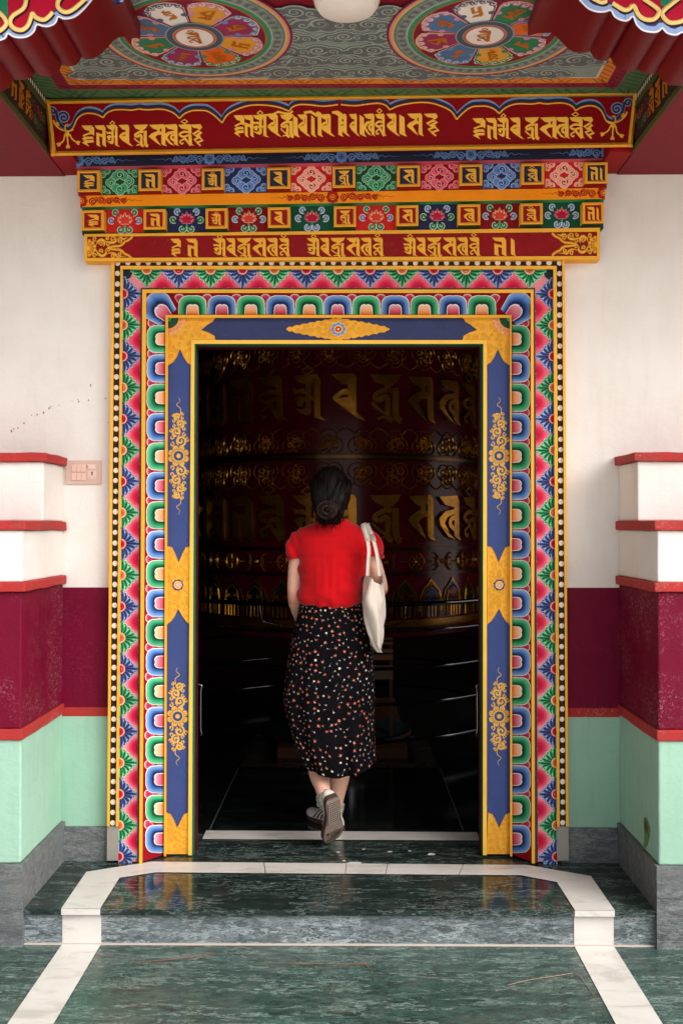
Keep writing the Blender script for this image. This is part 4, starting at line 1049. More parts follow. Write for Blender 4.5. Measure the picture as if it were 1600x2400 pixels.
# clouds
CGR, CDK, CLT = C('66696d'), C('46484d'), C('9caa9f')
rc = random.Random(3)
def ccloud(x, y, s, fl):
    lob = [(0, 0, 1.0), (-1.15, .25, .72), (1.15, .2, .75), (-.55, .75, .6), (.6, .72, .62), (1.9, .5, .4), (-1.9, .55, .42)]
    for gr, c, h in ((.30, CDK, .003), (.20, CLT, .0033), (0.0, CGR, .0036)):
        for a, b, r in lob: mb.poly(circ(x + fl * a * s, y + b * s * .8, (r + gr) * s, 14, (r + gr) * s * .85), c, h)
    mb.stroke([(p[0], y + (p[1] - y) * .85) for p in spiral(x, y, .78 * s, 1.7, rc.uniform(0, 6), fl, 24, .06)], .20 * s, CLT, .0039)
    mb.stroke([(p[0], y + (p[1] - y) * .85) for p in spiral(x, y, .60 * s, 1.5, rc.uniform(0, 6), fl, 20, .06)], .08 * s, CDK, .0041)
    for a, b in ((-1.2, .3), (1.2, .25)): mb.stroke(spiral(x + fl * a * s, y + b * s * .8, .45 * s, 1.2, rc.uniform(0, 6), -fl, 14, .1), .12 * s, CLT, .0039)
i = 0
for row in range(6):
    for col in range(13):
        x = X0 + wx_ + .075 + col * .163 + (row % 2) * .08; y = Yb - .225 - row * .088
        if x < X1 - wx_ - .07:
            ccloud(x + rc.uniform(-.02, .02), y + rc.uniform(-.01, .01), rc.uniform(.036, .048), rc.choice((-1, 1)))
# mandala wheels
def mandala(cx, cy, rot, seed):
    Rm = .326; P = lambda r, a: (cx + r * cos(a), cy + r * sin(a))
    for r, c, h in ((Rm, '7a2640', 0), (Rm * .975, 'd08a84', 1), (Rm * .95, 'dcae5e', 2), (Rm * .925, '57817a', 3), (Rm * .905, '8f9f92', 4)):
        mb.poly(circ(cx, cy, r, 72), C(c), .005 + h * .0005)
    rr = random.Random(seed)
    for k in range(26):
        a = 2 * pi * k / 26; s = .020
        for g, c, h in ((1.35, CDK, .0078), (1.2, CLT, .0081), (1.0, CGR, .0084)):
            for da in (-.055, 0, .055): mb.poly(circ(*P(Rm * .85, a + da), s * .62 * g, 10), C('000000') if False else c, h)
        mb.stroke(spiral(*P(Rm * .85, a), s * .5, 1.4, rr.uniform(0, 6), 1, 12, .1), .0035, CLT, .0087)
    for r, c, h in ((.80, 'a9bba8', 0), (.785, '3c8560', 1), (.735, 'b8622a', 2), (.72, '7c2034', 3)):
        mb.poly(circ(cx, cy, Rm * r, 64), C(c), .0092 + h * .0005)
    pc = ['c06a3a', '8d3050', '2f7a56', 'e0dcd4', 'd89a3e', 'd8662c', '8d3050', '4d6484']
    pc = ['e09a34', 'e0621f', '93335a', '2f7a56', '4f7298', 'e6ded6', 'd89a3e', '93335a'] if seed == 1 else ['2f7a56', 'd89a3e', '4f7298', '93335a', '4f7298', 'e6ded6', '2f7a56', 'd8662c']
    edge = ['c9869e', '3f8a5c', '6f86b4', 'd8988a', 'c98aa2', '5c5c74', 'c9869e', '6f86b4']
    n = 8
    for k in range(n):
        a = rot + 2 * pi * k / n; hw = pi / n * .93
        def sec(g, rin=.30, rout=.69):
            o = []
            for t in (-1, -.55): o.append(P(Rm * (rin if t == -1 else rin + .25), a + hw * t * g * (1 if t == -1 else 1.7)))
            o = [P(Rm * rin, a - hw * g), P(Rm * (rout * .82), a - hw * g), P(Rm * rout * .94, a - hw * g * .78), P(Rm * rout, a - hw * g * .4), P(Rm * rout * 1.015, a), P(Rm * rout, a + hw * g * .4), P(Rm * rout * .94, a + hw * g * .78), P(Rm * (rout * .82), a + hw * g), P(Rm * rin, a + hw * g)]
            return o
        mb.poly(sec(1.0, rout=.705), C('e2d6c8'), .0114); mb.poly(sec(.97, rout=.695), C(edge[k]), .0118); mb.poly(sec(.89, rout=.668), C(pc[k]), .0122)
        for t in (-.80, -.4, 0, .4, .80):                       # scalloped foliage round the edge of the petal
            mb.poly(circ(*P(Rm * (.66 if abs(t) < .6 else .62), a + hw * t), Rm * .042, 10), C(edge[k]), .0126)
            mb.stroke(spiral(*P(Rm * (.66 if abs(t) < .6 else .62), a + hw * t), Rm * .035, .9, a, 1, 8, .3), .0035, C('e2d6c8'), .013)
        for t in (-.9, .9):
            mb.poly(circ(*P(Rm * .45, a + hw * t * .95), Rm * .035, 8), C(edge[k]), .0126)
        lc = C('b3621c') if pc[k] != 'e6ded6' else C('b8701c')
        g = ['ha', 'na', 'va', 'sa', 'jra', 'hum', 'tva', 'hah'][(k * 3 + seed) % 8]
        o = P(Rm * .49, a); W = GL[g][0]
        sc = Rm * .20 / 100
        sub = MB(lambda u, v, h, o=o, a=a, sc=sc, W=W: Vector((o[0] + ((u - W / 2) * -sin(a) - (50 - v) * cos(a)) * sc * 1.0, o[1] + ((u - W / 2) * cos(a) - (50 - v) * sin(a)) * sc, CZ - h)))
        draw_glyph(sub, g, 0, W, 0, 100, lc, C(pc[k]), .0134)
        off = len(mb.V); mb.V += sub.V; mb.F += [[i + off for i in f] for f in sub.F]; mb.CC += sub.CC; mb.M += sub.M
    for r, c, h in ((.30, '8e9aa2', 0), (.285, '4c545e', 1), (.225, '8e9aa2', 2), (.215, 'c0602a', 3), (.19, 'e6dcd6', 4)):
        mb.poly(circ(cx, cy, Rm * r, 40), C(c), .0145 + h * .0005)
    sc = Rm * .26 / 100; W = GL['hum'][0]
    sub = MB(lambda u, v, h: Vector((cx + (u - W / 2) * sc, cy - (50 - v) * sc * .9, CZ - h))); draw_glyph(sub, 'hum', 0, W, 0, 100, C('b3621c'), C('e6dcd6'), .0175)
    off = len(mb.V); mb.V += sub.V; mb.F += [[i + off for i in f] for f in sub.F]; mb.CC += sub.CC; mb.M += sub.M
mandala(-0.478, -0.75, pi / 8, 1); mandala(0.487, -0.755, pi / 8 + .1, 2)
mb.build('painted_panel', 'ceiling_paint', ceil)
mb = MB(); mb.box(-2.8, 2.8, -1.30, 0.30, CZ + .003, CZ + .09, C('6a1218')); mb.build('slab', 'soffit_paint', ceil)

# side beams with painted inner faces, maroon soffits and a red soffit behind the board
SZ = 2.793
for s, lab in ((-1, 'maroon ceiling beam at the left of the painted ceiling, dark scrolled inner face'), (1, 'maroon ceiling beam at the right of the painted ceiling, dark scrolled inner face')):
    b = thing('ceiling_beam', lab, 'beam', (s * 1.9, -0.5, SZ), 'beams flanking the painted ceiling')
    xi = s * 1.128; xo = s * 2.8
    mb = MB(); mb.box(min(xi, xo), max(xi, xo), AY1, WALLY - .001, SZ, CZ + .002, C('6e1a24')); mb.build('beam_body', 'soffit_paint', b)
    mb = MB(); mb.mp = lambda u, v, h, s=s: Vector((s * (1.128 - .001 - h), u, v))
    mb.poly([(AY1, SZ), (-.2, SZ), (-.2, CZ), (AY1, CZ)], C('2c2622'), 0)
    mb.poly([(AY1, SZ), (-.2, SZ), (-.2, SZ + .022), (AY1, SZ + .022)], C('4c5028'), .004, .004); mb.poly([(AY1, CZ - .052), (-.2, CZ - .052), (-.2, CZ - .034), (AY1, CZ - .034)], C('4c5028'), .004, .004)
    for i in range(26):
        y = AY1 + i * .024; mb.fan((y, CZ - .016), circ(y, CZ - .016, .008, 10, .011), C('cfc0b2'), C('cfc0b2'), .0005, .003)
    for j, g in enumerate(('om', 'na', 'jra', 'hum', 'va', 'sa')):
        if j < 4:
            y = -.72 + j * .075; draw_glyph(mb, g, y + .07, y, CZ - .07, SZ + .05, C('b86a10'), C('2c2622'), .001)
    for j in range(5):
        y = -.42 + j * .04; mb.stroke(spiral(y, SZ + .07 + (j % 2) * .05, .022, 1.5, j, 1, 16, .1), .006, (C('a84a22'), C('7a1a3a'), C('51603a'))[j % 3], .001)
        mb.stroke(spiral(y, SZ + .12 - (j % 2) * .05, .018, 1.3, j + 1, -1, 14, .1), .004, (C('51603a'), C('8a8070'), C('a84a22'))[j % 3], .001)
    mb.build('painted_face', 'ceiling_paint', b)
rs = thing('red_soffit', 'bright red soffit strip between the inscription board and the wall', 'soffit', (0, -.08, SZ))
mb = MB(); mb.box(-1.036, 1.036, BRD_Y + .014, WALLY - .001, 2.862, CZ + .001, C('8c0a12'))
mb.box(-1.126, -1.038, BRD_Y + .014, WALLY - .001, SZ + .004, CZ + .001, C('8c0a12')); mb.box(1.038, 1.126, BRD_Y + .014, WALLY - .001, SZ + .004, CZ + .001, C('8c0a12')); mb.build('soffit_board', 'painted_smooth', rs)

# ================================================================== SCALLOPED PORCH ARCH (front board)
arch = thing('porch_arch', 'scalloped maroon arch over the porch with blue and gold cloud-cut front edge', 'arch', (0, -0.97, 3.1))
LB = [(-160, 300), (-120, 262), (-90, 256), (-60, 236), (-30, 233), (0, 216), (15, 210), (26, 198), (32.5, 185.6), (44, 187), (57, 186.5), (72.7, 182), (79, 177), (82, 170), (94, 177), (107, 179), (120, 178), (131, 173), (139.7, 164), (145, 151), (156, 154), (168, 155), (180, 151), (187, 144), (191, 134), (201, 138), (215, 137.5), (230, 132), (249, 115), (265, 96), (279, 87), (300, 86), (318, 88), (329, 91), (329, 36)]
RB = [(1236, 28), (1236, 84), (1259, 77), (1290, 76.5), (1305, 88), (1329, 113), (1343, 121), (1357, 124), (1370, 123.5), (1382, 120.5), (1390, 134), (1407, 142.5), (1420, 142), (1430, 134), (1437, 151), (1453, 164.5), (1476, 168), (1488, 164), (1493, 159), (1501, 168), (1514, 173), (1526, 173), (1537, 168), (1548, 186), (1568, 199), (1600, 202), (1620, 196), (1632, 224), (1660, 240), (1690, 236), (1705, 270), (1750, 300)]
back = [WY(x, y, AY1) for x, y in LB + RB]
# widen the scallop cusps into grooves running from back to front
mb = MB(); n = len(back)
nb = 3
rows = []
for k in range(nb + 1):
    t = k / nb; rows.append([Vector((p.x, lerp(AY1 + .001, AY0, t), p.z)) for p in back])
for k in range(nb):
    for i in range(n - 1): mb.add([rows[k][i], rows[k][i + 1], rows[k + 1][i + 1], rows[k + 1][i]], [[0, 1, 2, 3]], C('6a0d16'))
ZT = 3.75
top = [Vector((back[-1].x, AY0, ZT)), Vector((back[0].x, AY0, ZT))]
mb.add([Vector((p.x, AY1 + .001, p.z)) for p in back] + [Vector((p.x, AY1 + .001, ZT)) for p in top], [list(range(n + 2))], C('6a0d16'))
mb.build('arch_soffit', 'arch_paint', arch, smooth=True, weld=True)
mb = MB(); mb.mp = lambda u, v, h: Vector((u, AY0 - h, v))
out = [(p.x, p.z) for p in back]
# face outline: same cusps, softened
mb.poly(out + [(top[0].x, ZT), (top[1].x, ZT)], C('b00f2e'), 0.0)
def off(P, d):
    o = []
    for i, p in enumerate(P):
        a, b = P[max(0, i - 2)], P[min(len(P) - 1, i + 2)]; dx, dy = b[0] - a[0], b[1] - a[1]; l = math.hypot(dx, dy) or 1
        o.append((p[0] - dy / l * d, p[1] + dx / l * d))
    return o
fine = cr(out, 3)
mb.stroke(off(fine, .011), .024, C('8aa4d0'), .001); mb.stroke(off(fine, .002), .005, C('e6e0e0'), .0016, .001)
mb.stroke(off(fine, .0225), .006, C('2c3c66'), .0014)
YL = [[(63, -6), (57, 19), (31, 38), (25, 54), (34, 67), (52, 71), (67, 59), (76.5, 31)], [(76.5, 31), (86, 42), (103, 47), (115, 40), (124, 29)], [(-30, 10), (0, 31), (13, 46), (15, 59), (0, 73), (-24, 78), (-44, 62)],
      [(201, -2), (172, 23), (153, 29), (138, 19), (137, 4), (146, -8)], [(1384, -6), (1407, 6), (1420, 3)], [(1434, 8), (1459, 23), (1472, 22), (1480, 13)], [(1480, 13), (1485.6, 17), (1495, 36), (1510, 46), (1529.6, 46), (1541, 34), (1539, 21), (1507, -2)],
      [(1590, -4), (1556, 23), (1550.6, 36), (1564, 52), (1581, 53.6), (1600, 48), (1622, 30)]]
for gp_ in ([(-40, -30), (19, -30), (20, 44), (0, 26), (-40, 6)], [(1549, -30), (1640, -30), (1588, -6), (1553, 18), (1546, 10)]):
    P = [WY(x, y, AY0) for x, y in gp_]; mb.poly([(p.x, p.z) for p in P], C('1f7a58'), .0016)
for L in YL:
    P = [WY(x, y, AY0) for x, y in cr(L, 6)]
    mb.stroke([(p.x + .002, p.z - .004) for p in P], .018, C('2c1420'), .0018); mb.stroke([(p.x, p.z) for p in P], .0135, C('e8c06a'), .0024, .006, col2=C('f3d894'))
mb.build('painted_front', 'painted_smooth', arch, smooth=True)
# round white ceiling lamp under the arch beam
lamp = thing('ceiling_lamp', 'round white ceiling lamp under the maroon beam at the top', 'lamp', (0, -0.97, CZ))
zc = back[len(LB)].z - .002; lx = WY(812, 0, -.96).x
mb = MB(); rings = []
for r, z_ in ((.104, 0), (.106, -.012), (.1, -.03), (.096, -.03), (.09, -.044), (.06, -.056), (.02, -.06)):
    rings.append([Vector((lx + r * cos(a), -.955 + r * sin(a), zc + z_)) for a in [2 * pi * i / 36 for i in range(36)]])
mb.loft(rings[:4], C('d8cfc8'), False); mb.build('lamp_rim', 'plain', lamp, smooth=True)
mb = MB(); mb.loft(rings[3:], C('e6dcd4')); mb.build('lamp_glass', 'painted_smooth', lamp, smooth=True)
# ================================================================== PRAYER WHEEL in the hall
WX, WYc, WR = -0.026, 2.80, 0.942
wheel = thing('prayer_wheel', 'huge dark maroon prayer wheel with rows of embossed golden script in the unlit hall', 'prayer wheel', (WX, WYc, 0.76))
def cyl(u, v, h):
    a = u / WR; return Vector((WX + (WR + h) * sin(a), WYc - (WR + h) * cos(a), v))
def zpx(y): return 1.36 + (1232 - y) / FPX * 6.0       # height on the drum's nearest line
mb = MB(); DR = C('520818'); nn = 96
prof = [(WR - .06, .70), (WR - .01, .70), (WR - .01, zpx(1452)), (WR + .012, zpx(1450)), (WR + .012, zpx(1438)), (WR, zpx(1436)), (WR, 2.62), (WR - .3, 2.66)]
rings = [[Vector((WX + r * sin(2 * pi * i / nn), WYc - r * cos(2 * pi * i / nn), z_)) for i in range(nn)] for r, z_ in prof]
mb.loft(rings, DR, True); mb.build('drum', 'drum_lacquer', wheel, smooth=True)
GD = C('a46c16'); GD2 = C('d89a30')
def ringband(mb, z0, z1, d, col, sm=3):
    rr = []
    for z_, e in ((z0, 0), (z0, d), (z1, d), (z1, 0)):
        rr.append([Vector((WX + (WR + e) * sin(2 * pi * i / nn), WYc - (WR + e) * cos(2 * pi * i / nn), z_)) for i in range(nn)])
    mb.loft(rr, col, False)
mb = MB()
for a, b, d, c in ((1078, 1062, .016, C('2c1c10')), (1074, 1067, .026, C('5a3a14')), (1290, 1283, .014, C('3a2a1a')), (1350, 1343, .012, C('3a2a1a')), (1472, 1455, .02, C('8a5a1c'))):
    ringband(mb, zpx(a), zpx(b), d, c)
mb.build('band_moulding', 'gilded', wheel, smooth=True)
# script rows: ten letters across the visible half, repeated round the drum
seq = ['hum', 'bar', 'om', 'va', 'jra', 'sa', 'tva', 'hum', 'bar', 'na']
seq = ['na', 'hum', 'om', 'va', 'jra', 'sa', 'tva', 'hum']
wm = WR * 2 * pi / 26
for z1, z0, off in ((zpx(876), zpx(985), 0.055), (zpx(1160), zpx(1268), 0.055)):
    mb = MB(cyl)
    for k in range(-8, 9):
        g = seq[(k + 3) % len(seq)]
        c = (k - .0) * wm + off
        w = wm * .88
        draw_glyph(mb, g, c - w / 2, c + w / 2, z1, z0, GD, DR, .022, .022)
        # bevelled lower edge: a slightly larger plinth of the same letter
    mb.build('embossed_script', 'gilded', wheel)
def medallion(mb, u, z_, r, up):
    for dx, dy, q in ((-.42, -.2 * up, .62), (.42, -.2 * up, .62), (0, .38 * up, .62)):
        mb.stroke(circ(u + dx * r, z_ + dy * r, q * r, 16), r * .10, GD, .004, .006, closed=True, col2=GD2)
        mb.stroke(spiral(u + dx * r, z_ + dy * r, q * r * .6, 1.3, dx * 5, 1 if dx < 0 else -1, 12, .15), r * .14, GD, .004, .007, col2=GD2)
    for i in range(7):
        a = i * .9; mb.fan((u + .3 * r * cos(a), z_ + .3 * r * sin(a)), circ(u + .3 * r * cos(a), z_ + .3 * r * sin(a), r * .10, 8), GD2, GD, .004, .008)
nm = 30
for y, up in ((826, -1), (1037, 1), (1110, -1)):
    mb = MB(cyl); z_ = zpx(y); s = WR * 2 * pi / nm; r = .080
    for k in range(-9, 10):
        u = k * s - .06; medallion(mb, u, z_, r, up)
        mb.stroke(cr([(u + r * .5, z_ + up * .05), (u + s * .5, z_ + up * .085), (u + s - r * .5, z_ + up * .05)], 4), .010, GD, .003, .006, col2=GD2)
    mb.build('medallion_frieze', 'gilded', wheel)
mb = MB(cyl); zv = zpx(1318)
for k in range(-5, 6):
    u = k * .40 + .08
    mb.stroke(circ(u, zv, .052, 20), .010, GD, .004, .008, closed=True, col2=GD2)
    for i in range(8):
        a = i * pi / 4; mb.stroke([(u + .014 * cos(a), zv + .014 * sin(a)), (u + .042 * cos(a), zv + .042 * sin(a))], .008, GD, .004, .006, col2=GD2)
    mb.fan((u, zv), circ(u, zv, .012, 10), GD2, GD, .004, .010)
    for sx in (-1, 1):
        for i in range(3): mb.fan((u + sx * (.068 + .02 * i), zv), circ(u + sx * (.068 + .02 * i), zv, .008 - .001 * i, 8), GD2, GD, .003, .008)
    v = u + .20                                            # crossed thunderbolt between the wheels
    mb.fan((v, zv), circ(v, zv, .016, 10), GD2, GD, .004, .014)
    for sx in (-1, 1):
        for r in (.026, .04): mb.stroke(circ(v + sx * .012, zv, r, 12, r * 1.1, (-.9 if sx > 0 else pi - .9), (.9 if sx > 0 else pi + .9)), .007, GD, .004, .008, col2=GD2)
        for dy in (-.046, -.02, .02, .046): mb.stroke(cr([(v + sx * .035, zv + dy * .4), (v + sx * .06, zv + dy * 1.1), (v + sx * .078, zv + dy)], 3), .009, GD, .004, .008, col2=GD2)
mb.build('thunderbolt_frieze', 'gilded', wheel)
# lotus petals at the foot of the drum
mb = MB(cyl); zt, zb = zpx(1356), zpx(1450); cols = [C('12284a'), C('3f0f18'), C('123a2a'), C('5a3216')]
for k in range(-8, 9):
    u = k * .185 + .03; w = .088; H = zt - zb
    P = lambda g, e=0: [(u - w * g, zb)] + [(u - w * g, zb + H * .45)] + [(u - w * g * .8, zb + H * .66), (u - w * g * .35, zb + H * .82 - e), (u, zb + H * .97 - e * 2), (u + w * g * .35, zb + H * .82 - e), (u + w * g * .8, zb + H * .66)] + [(u + w * g, zb + H * .45), (u + w * g, zb)]
    mb.poly(P(.98), C('9a6a1c'), .010, .010); mb.poly(P(.86, .008), cols[k % 4], .013); mb.stroke(P(.66, .02), .007, GD, .014, .007, col2=GD2); mb.poly(P(.52, .03), cols[(k + 1) % 4], .015)
    for i in (-1, 0, 1): mb.stroke([(u + i * .026, zb), (u + i * .026, zb + H * .34)], .009, GD, .016, .006, col2=GD2)
    for sx in (-1, 1): mb.stroke(spiral(u + sx * .03, zb + H * .52, .017, 1.2, 0, sx, 10, .2), .006, GD, .016, .005, col2=GD2)
mb.build('lotus_petals', 'gilded', wheel)
# turning handle: rail round the drum carried on bent chrome struts
BKC = C('0a0a0b'); RG = 1.10
def hoop(mb, r, z_, rad, n=90, col=BKC):
    mb.tube([(WX + r * sin(2 * pi * i / n), WYc - r * cos(2 * pi * i / n), z_) for i in range(n)], rad, col, 8, closed=True)
mb = MB(); hoop(mb, RG, .907, .014); mb.build('turning_rail', 'glossy_black', wheel, smooth='all')
for k in range(8):
    a = R(-24.5 + 45 * k)
    mb = MB(); pt = lambda r, z_: (WX + r * sin(a), WYc - r * cos(a), z_)
    b = R(-24.5 + 45 * k + (4 if k % 2 == 0 else -4))
    pb = (WX + (WR + .01) * sin(b), WYc - (WR + .01) * cos(b), zpx(1470))
    mb.tube(cr([pt(RG, .90), pt(RG - .01, .84), pt(RG - .04, .80), pb], 4), .0045, C('b8b8bc'), 8); mb.build('strut', 'chrome', wheel, smooth='all')

# black guard rail of thin hoops and posts around the pedestal
rail = thing('guard_railing', 'black hooped guard railing round the foot of the prayer wheel', 'railing', (WX, WYc, 0))
for z_ in (.125, .337, .54, .755):
    mb = MB(); hoop(mb, RG, z_, .0105); mb.build('hoop', 'glossy_black', rail, smooth='all')
for a in (R(0), R(98), R(180), R(262)):
    mb = MB(); mb.tube([(WX + RG * sin(a), WYc - RG * cos(a), 0), (WX + RG * sin(a), WYc - RG * cos(a), .76)], .011, BKC, 8); mb.build('post', 'glossy_black', rail, smooth='all')
p = thing('wheel_pedestal', 'painted lotus pedestal with a brown plinth under the prayer wheel', 'pedestal', (WX, WYc, 0))
mb = MB(); mb.box(WX - .36, WX + .40, 1.86, 3.6, 0, .06, C('4a2a12')); mb.build('plinth', 'painted', p)
mb = MB(); nq = 40; pr = [(.43, .06), (.45, .075), (.44, .09), (.40, .10), (.34, .135), (.30, .17), (.25, .20), (.2, .215)]
yc = 2.30
rr = [[Vector((WX + r * sin(2 * pi * i / nq), yc - r * cos(2 * pi * i / nq), z_)) for i in range(nq)] for r, z_ in pr]
for j in range(len(rr) - 1): mb.loft([rr[j], rr[j + 1]], [C('2a0c0e'), C('331d0a'), C('0a1a17'), C('0f241f'), C('0c1f1a'), C('3c1d0c'), C('3c1d0c')][j], False)
mb.add(rr[-1], [list(range(nq))], C('20463a')); mb.build('lotus_dome', 'painted_smooth', p, smooth=True)
mb = MB(); mb.tube([(WX, WYc - .1, .06), (WX, WYc - .1, .72)], .12, C('181414'), 20); mb.build('axle', 'glossy_black', p, smooth=True)
# slatted wooden crate standing under the wheel
cr_ = thing('slatted_crate', 'pale slatted wooden crate under the prayer wheel behind the tote bag', 'crate', (.18, 2.2, .3))
mb = MB()
for z_, h_ in ((.675, .016), (.648, .016), (.60, .02), (.555, .032)):
    mb.box(.10, .295, 2.0, 2.03, z_, z_ + h_, C('80583a'))
mb.box(.10, .12, 2.031, 2.06, .0, .70, C('4a3424')); mb.box(.275, .295, 2.031, 2.06, .0, .70, C('4a3424')); mb.box(.10, .295, 2.0, 2.03, .44, .52, C('6a5240'))  # slat browns kept dim, lowest dimmest: the shadow here is in the colour
mb.build('slats', 'painted', cr_)
# two open door leaves folded back into the hall, each with a chrome pull handle
for s, lab in ((-1, 'maroon door leaf swung open into the hall on the left, chrome pull handle'), (1, 'maroon door leaf swung open into the hall on the right, chrome pull handle')):
    xd = (DOOR_L - .10) if s < 0 else (DOOR_R + .10)
    d = thing('door_leaf', lab, 'door', (xd, .32, 0), 'door leaves swung open into the hall')
    a, b = (xd - .04, xd) if s < 0 else (xd, xd + .04)
    mb = MB(); mb.box(a, b, .31, .86, .012, 2.08, C('3a0710')); bevel(mb.build('leaf_panel', 'painted', d), .004)
    xh = xd + (.078 if s < 0 else -.078)
    mb = MB(); mb.tube(cr([(xd, .42, .42), (xh, .42, .43), (xh, .42, .46), (xh, .42, .62), (xh, .42, .65), (xd, .42, .66)], 4), .006, C('6a6a6e'), 8); mb.build('pull_handle', 'chrome', d, smooth='all')
# ================================================================== PERSON walking in, seen from behind
def attr_body(name, rough, spec=.3, sss=0.0, bs=0.0, bscale=300):
    m, nt, b = nodes_of(name); a = N(nt, 'ShaderNodeAttribute'); a.attribute_name = 'Col'
    co = objco(nt); c = mixc(nt, ramp(nt, noise(nt, co, 55, 5, .6), [(.35, (0, 0, 0)), (.7, (.16,) * 3)]), a.outputs['Color'], C('c77a62'))
    LK(nt, c, b.inputs['Base Color']); b.inputs['Roughness'].default_value = rough; b.inputs['Specular IOR Level'].default_value = spec
    if sss: b.inputs['Subsurface Weight'].default_value = sss; b.inputs['Subsurface Radius'].default_value = (.012, .005, .003)
    if bs: bump(nt, b, noise(nt, co, bscale, 3), bs, .001)
attr_body('skin', .5, .3, .12, .08)
def cloth(name, col, col2, bs, scale, rough=.85, sheen=.15):
    m, nt, b = nodes_of(name); co = objco(nt)
    c = mixc(nt, ramp(nt, noise(nt, co, 14, 4), [(.3, (0, 0, 0)), (.75, (1,) * 3)]), col, col2); LK(nt, c, b.inputs['Base Color'])
    b.inputs['Roughness'].default_value = rough; b.inputs['Specular IOR Level'].default_value = .15; b.inputs['Sheen Weight'].default_value = sheen
    n1 = noise(nt, objco(nt, (1, 1, .28)), 26, 3, .5); n2 = noise(nt, co, scale, 2)
    ad = N(nt, 'ShaderNodeMath', operation='MULTIPLY_ADD'); LK(nt, n2, ad.inputs[0]); ad.inputs[1].default_value = .12; LK(nt, n1, ad.inputs[2])
    bump(nt, b, ad.outputs[0], bs, .012)
cloth('red_cloth', C('c4000d'), C('a8000a'), .35, 700)
cloth('black_cloth', C('0a080b'), C('0f0d11'), .3, 600, .9, .0)
MAT['black_cloth'].node_tree.nodes['Principled BSDF'].inputs['Specular IOR Level'].default_value = .06
cloth('canvas', C('d9cec2'), C('cdbfb0'), .45, 500, .9, .05)
def hairmat(nm, c1, c2, c3):
    m, nt, b = nodes_of(nm); co = objco(nt, (1, 1, .18))
    n = noise(nt, co, 150, 4, .6); c = ramp(nt, n, [(.35, C(c1)), (.6, C(c2)), (.8, C(c3))])
    LK(nt, c, b.inputs['Base Color']); b.inputs['Roughness'].default_value = .5; b.inputs['Specular IOR Level'].default_value = .14; bump(nt, b, n, .6, .003)
hairmat('hair', '060303', '120a08', '281610')
hairmat('bun_hair', '0d0604', '23120c', '4a2a1c')

DB = 4.50                                              # distance of the body's mid plane from the camera
def B(px, py, d=DB): return WY(px, py, d - 4.14)
SKN = C('e6b39c'); SKN2 = C('d4917a')
def ringx(y, xl, xr, dep, d=DB, n=28, p=2.3, back=None):
    """horizontal ring through two silhouette pixels; dep = half depth, superellipse"""
    a, b = B(xl, y, d), B(xr, y, d); c = (a + b) / 2; w = (b.x - a.x) / 2; o = []
    for i in range(n):
        t = 2 * pi * i / n; ct, st = cos(t), sin(t)
        o.append(Vector((c.x + w * math.copysign(abs(ct) ** (2 / p), ct), c.y + dep * math.copysign(abs(st) ** (2 / p), st), c.z)))
    return o
def finish(mb, name, mat, vox, parent, smooth_it=4, disp=None, smooth_f=.6):
    o = mb.build(name, mat, None)
    m = o.modifiers.new('r', 'REMESH'); m.mode = 'VOXEL'; m.voxel_size = vox
    if smooth_it:
        s = o.modifiers.new('s', 'SMOOTH'); s.iterations = smooth_it; s.factor = smooth_f
    bpy.context.view_layer.update()
    dg = bpy.context.evaluated_depsgraph_get(); me = bpy.data.meshes.new_from_object(o.evaluated_get(dg))
    o.modifiers.clear(); old = o.data; o.data = me; me.name = name; bpy.data.meshes.remove(old)
    me.materials.clear(); me.materials.append(MAT[mat])
    if disp:
        me.update()
        nv = [v.normal.copy() for v in me.vertices]
        for v, nn in zip(me.vertices, nv): v.co += nn * disp(v.co)
    for p in me.polygons: p.use_smooth = True
    if parent: parent_keep(o, parent)
    return o
def colour(o, fn):
    me = o.data; at = me.color_attributes.new('Col', 'FLOAT_COLOR', 'POINT') if 'Col' not in me.color_attributes else me.color_attributes['Col']
    for i, v in enumerate(me.vertices): c = fn(v.co); at.data[i].color = (c[0], c[1], c[2], 1)

person = thing('person', 'person from behind in red blouse and dark floral midi skirt stepping through the doorway', 'person', (B(775, 1940).x, .40, 0))
# ---- body: one continuous figure
mb = MB()
def limb(pts, rad, n=14): mb.tube(cr([tuple(p) for p in pts], 5), [r for r in [q[0] for q in cr([(r, 0) for r in rad], 5)]], SKN, n)
neck = B(776, 1225, 4.48); hc = B(775, 1150, 4.46)
mb.loft([ringx(1216, 752, 800, .05), ringx(1232, 735, 815, .065), ringx(1255, 705, 850, .085), ringx(1300, 700, 862, .10), ringx(1350, 708, 850, .10), ringx(1410, 712, 838, .095), ringx(1470, 697, 858, .11), ringx(1530, 690, 866, .115), ringx(1580, 700, 860, .10)], SKN)
mb.tube([B(776, 1245, 4.5), B(776, 1215, 4.49), B(776, 1180, 4.47)], [.062, .052, .05], SKN, 16)
mb.ball(hc + Vector((0, .01, .0)), (.070, .088, .096), SKN, 22, 16)
fz = hc + Vector((0, .10, -.02)); mb.ball(fz + Vector((0, -.03, -.055)), (.05, .05, .045), SKN, 14, 10)      # jaw
mb.loft([[fz + Vector((x, y, z_)) for x, y, z_ in r] for r in ([(-.006, -.01, .03), (.006, -.01, .03), (0, -.005, .03)], [(-.011, -.012, .0), (.011, -.012, .0), (0, .012, .0)], [(-.016, -.014, -.012), (.016, -.014, -.012), (0, .016, -.012)], [(-.010, -.014, -.018), (.010, -.014, -.018), (0, .004, -.018)])], SKN)
for s in (-1, 1): mb.ball(hc + Vector((s * .076, .0, -.015)), (.010, .02, .032), SKN, 10, 8)
shL, elL, wrL = B(703, 1264, 4.5), B(690, 1400, 4.53), B(708, 1466, 4.70)
shR, elR, wrR = B(855, 1260, 4.5), B(893, 1376, 4.56), B(880, 1392, 4.80)
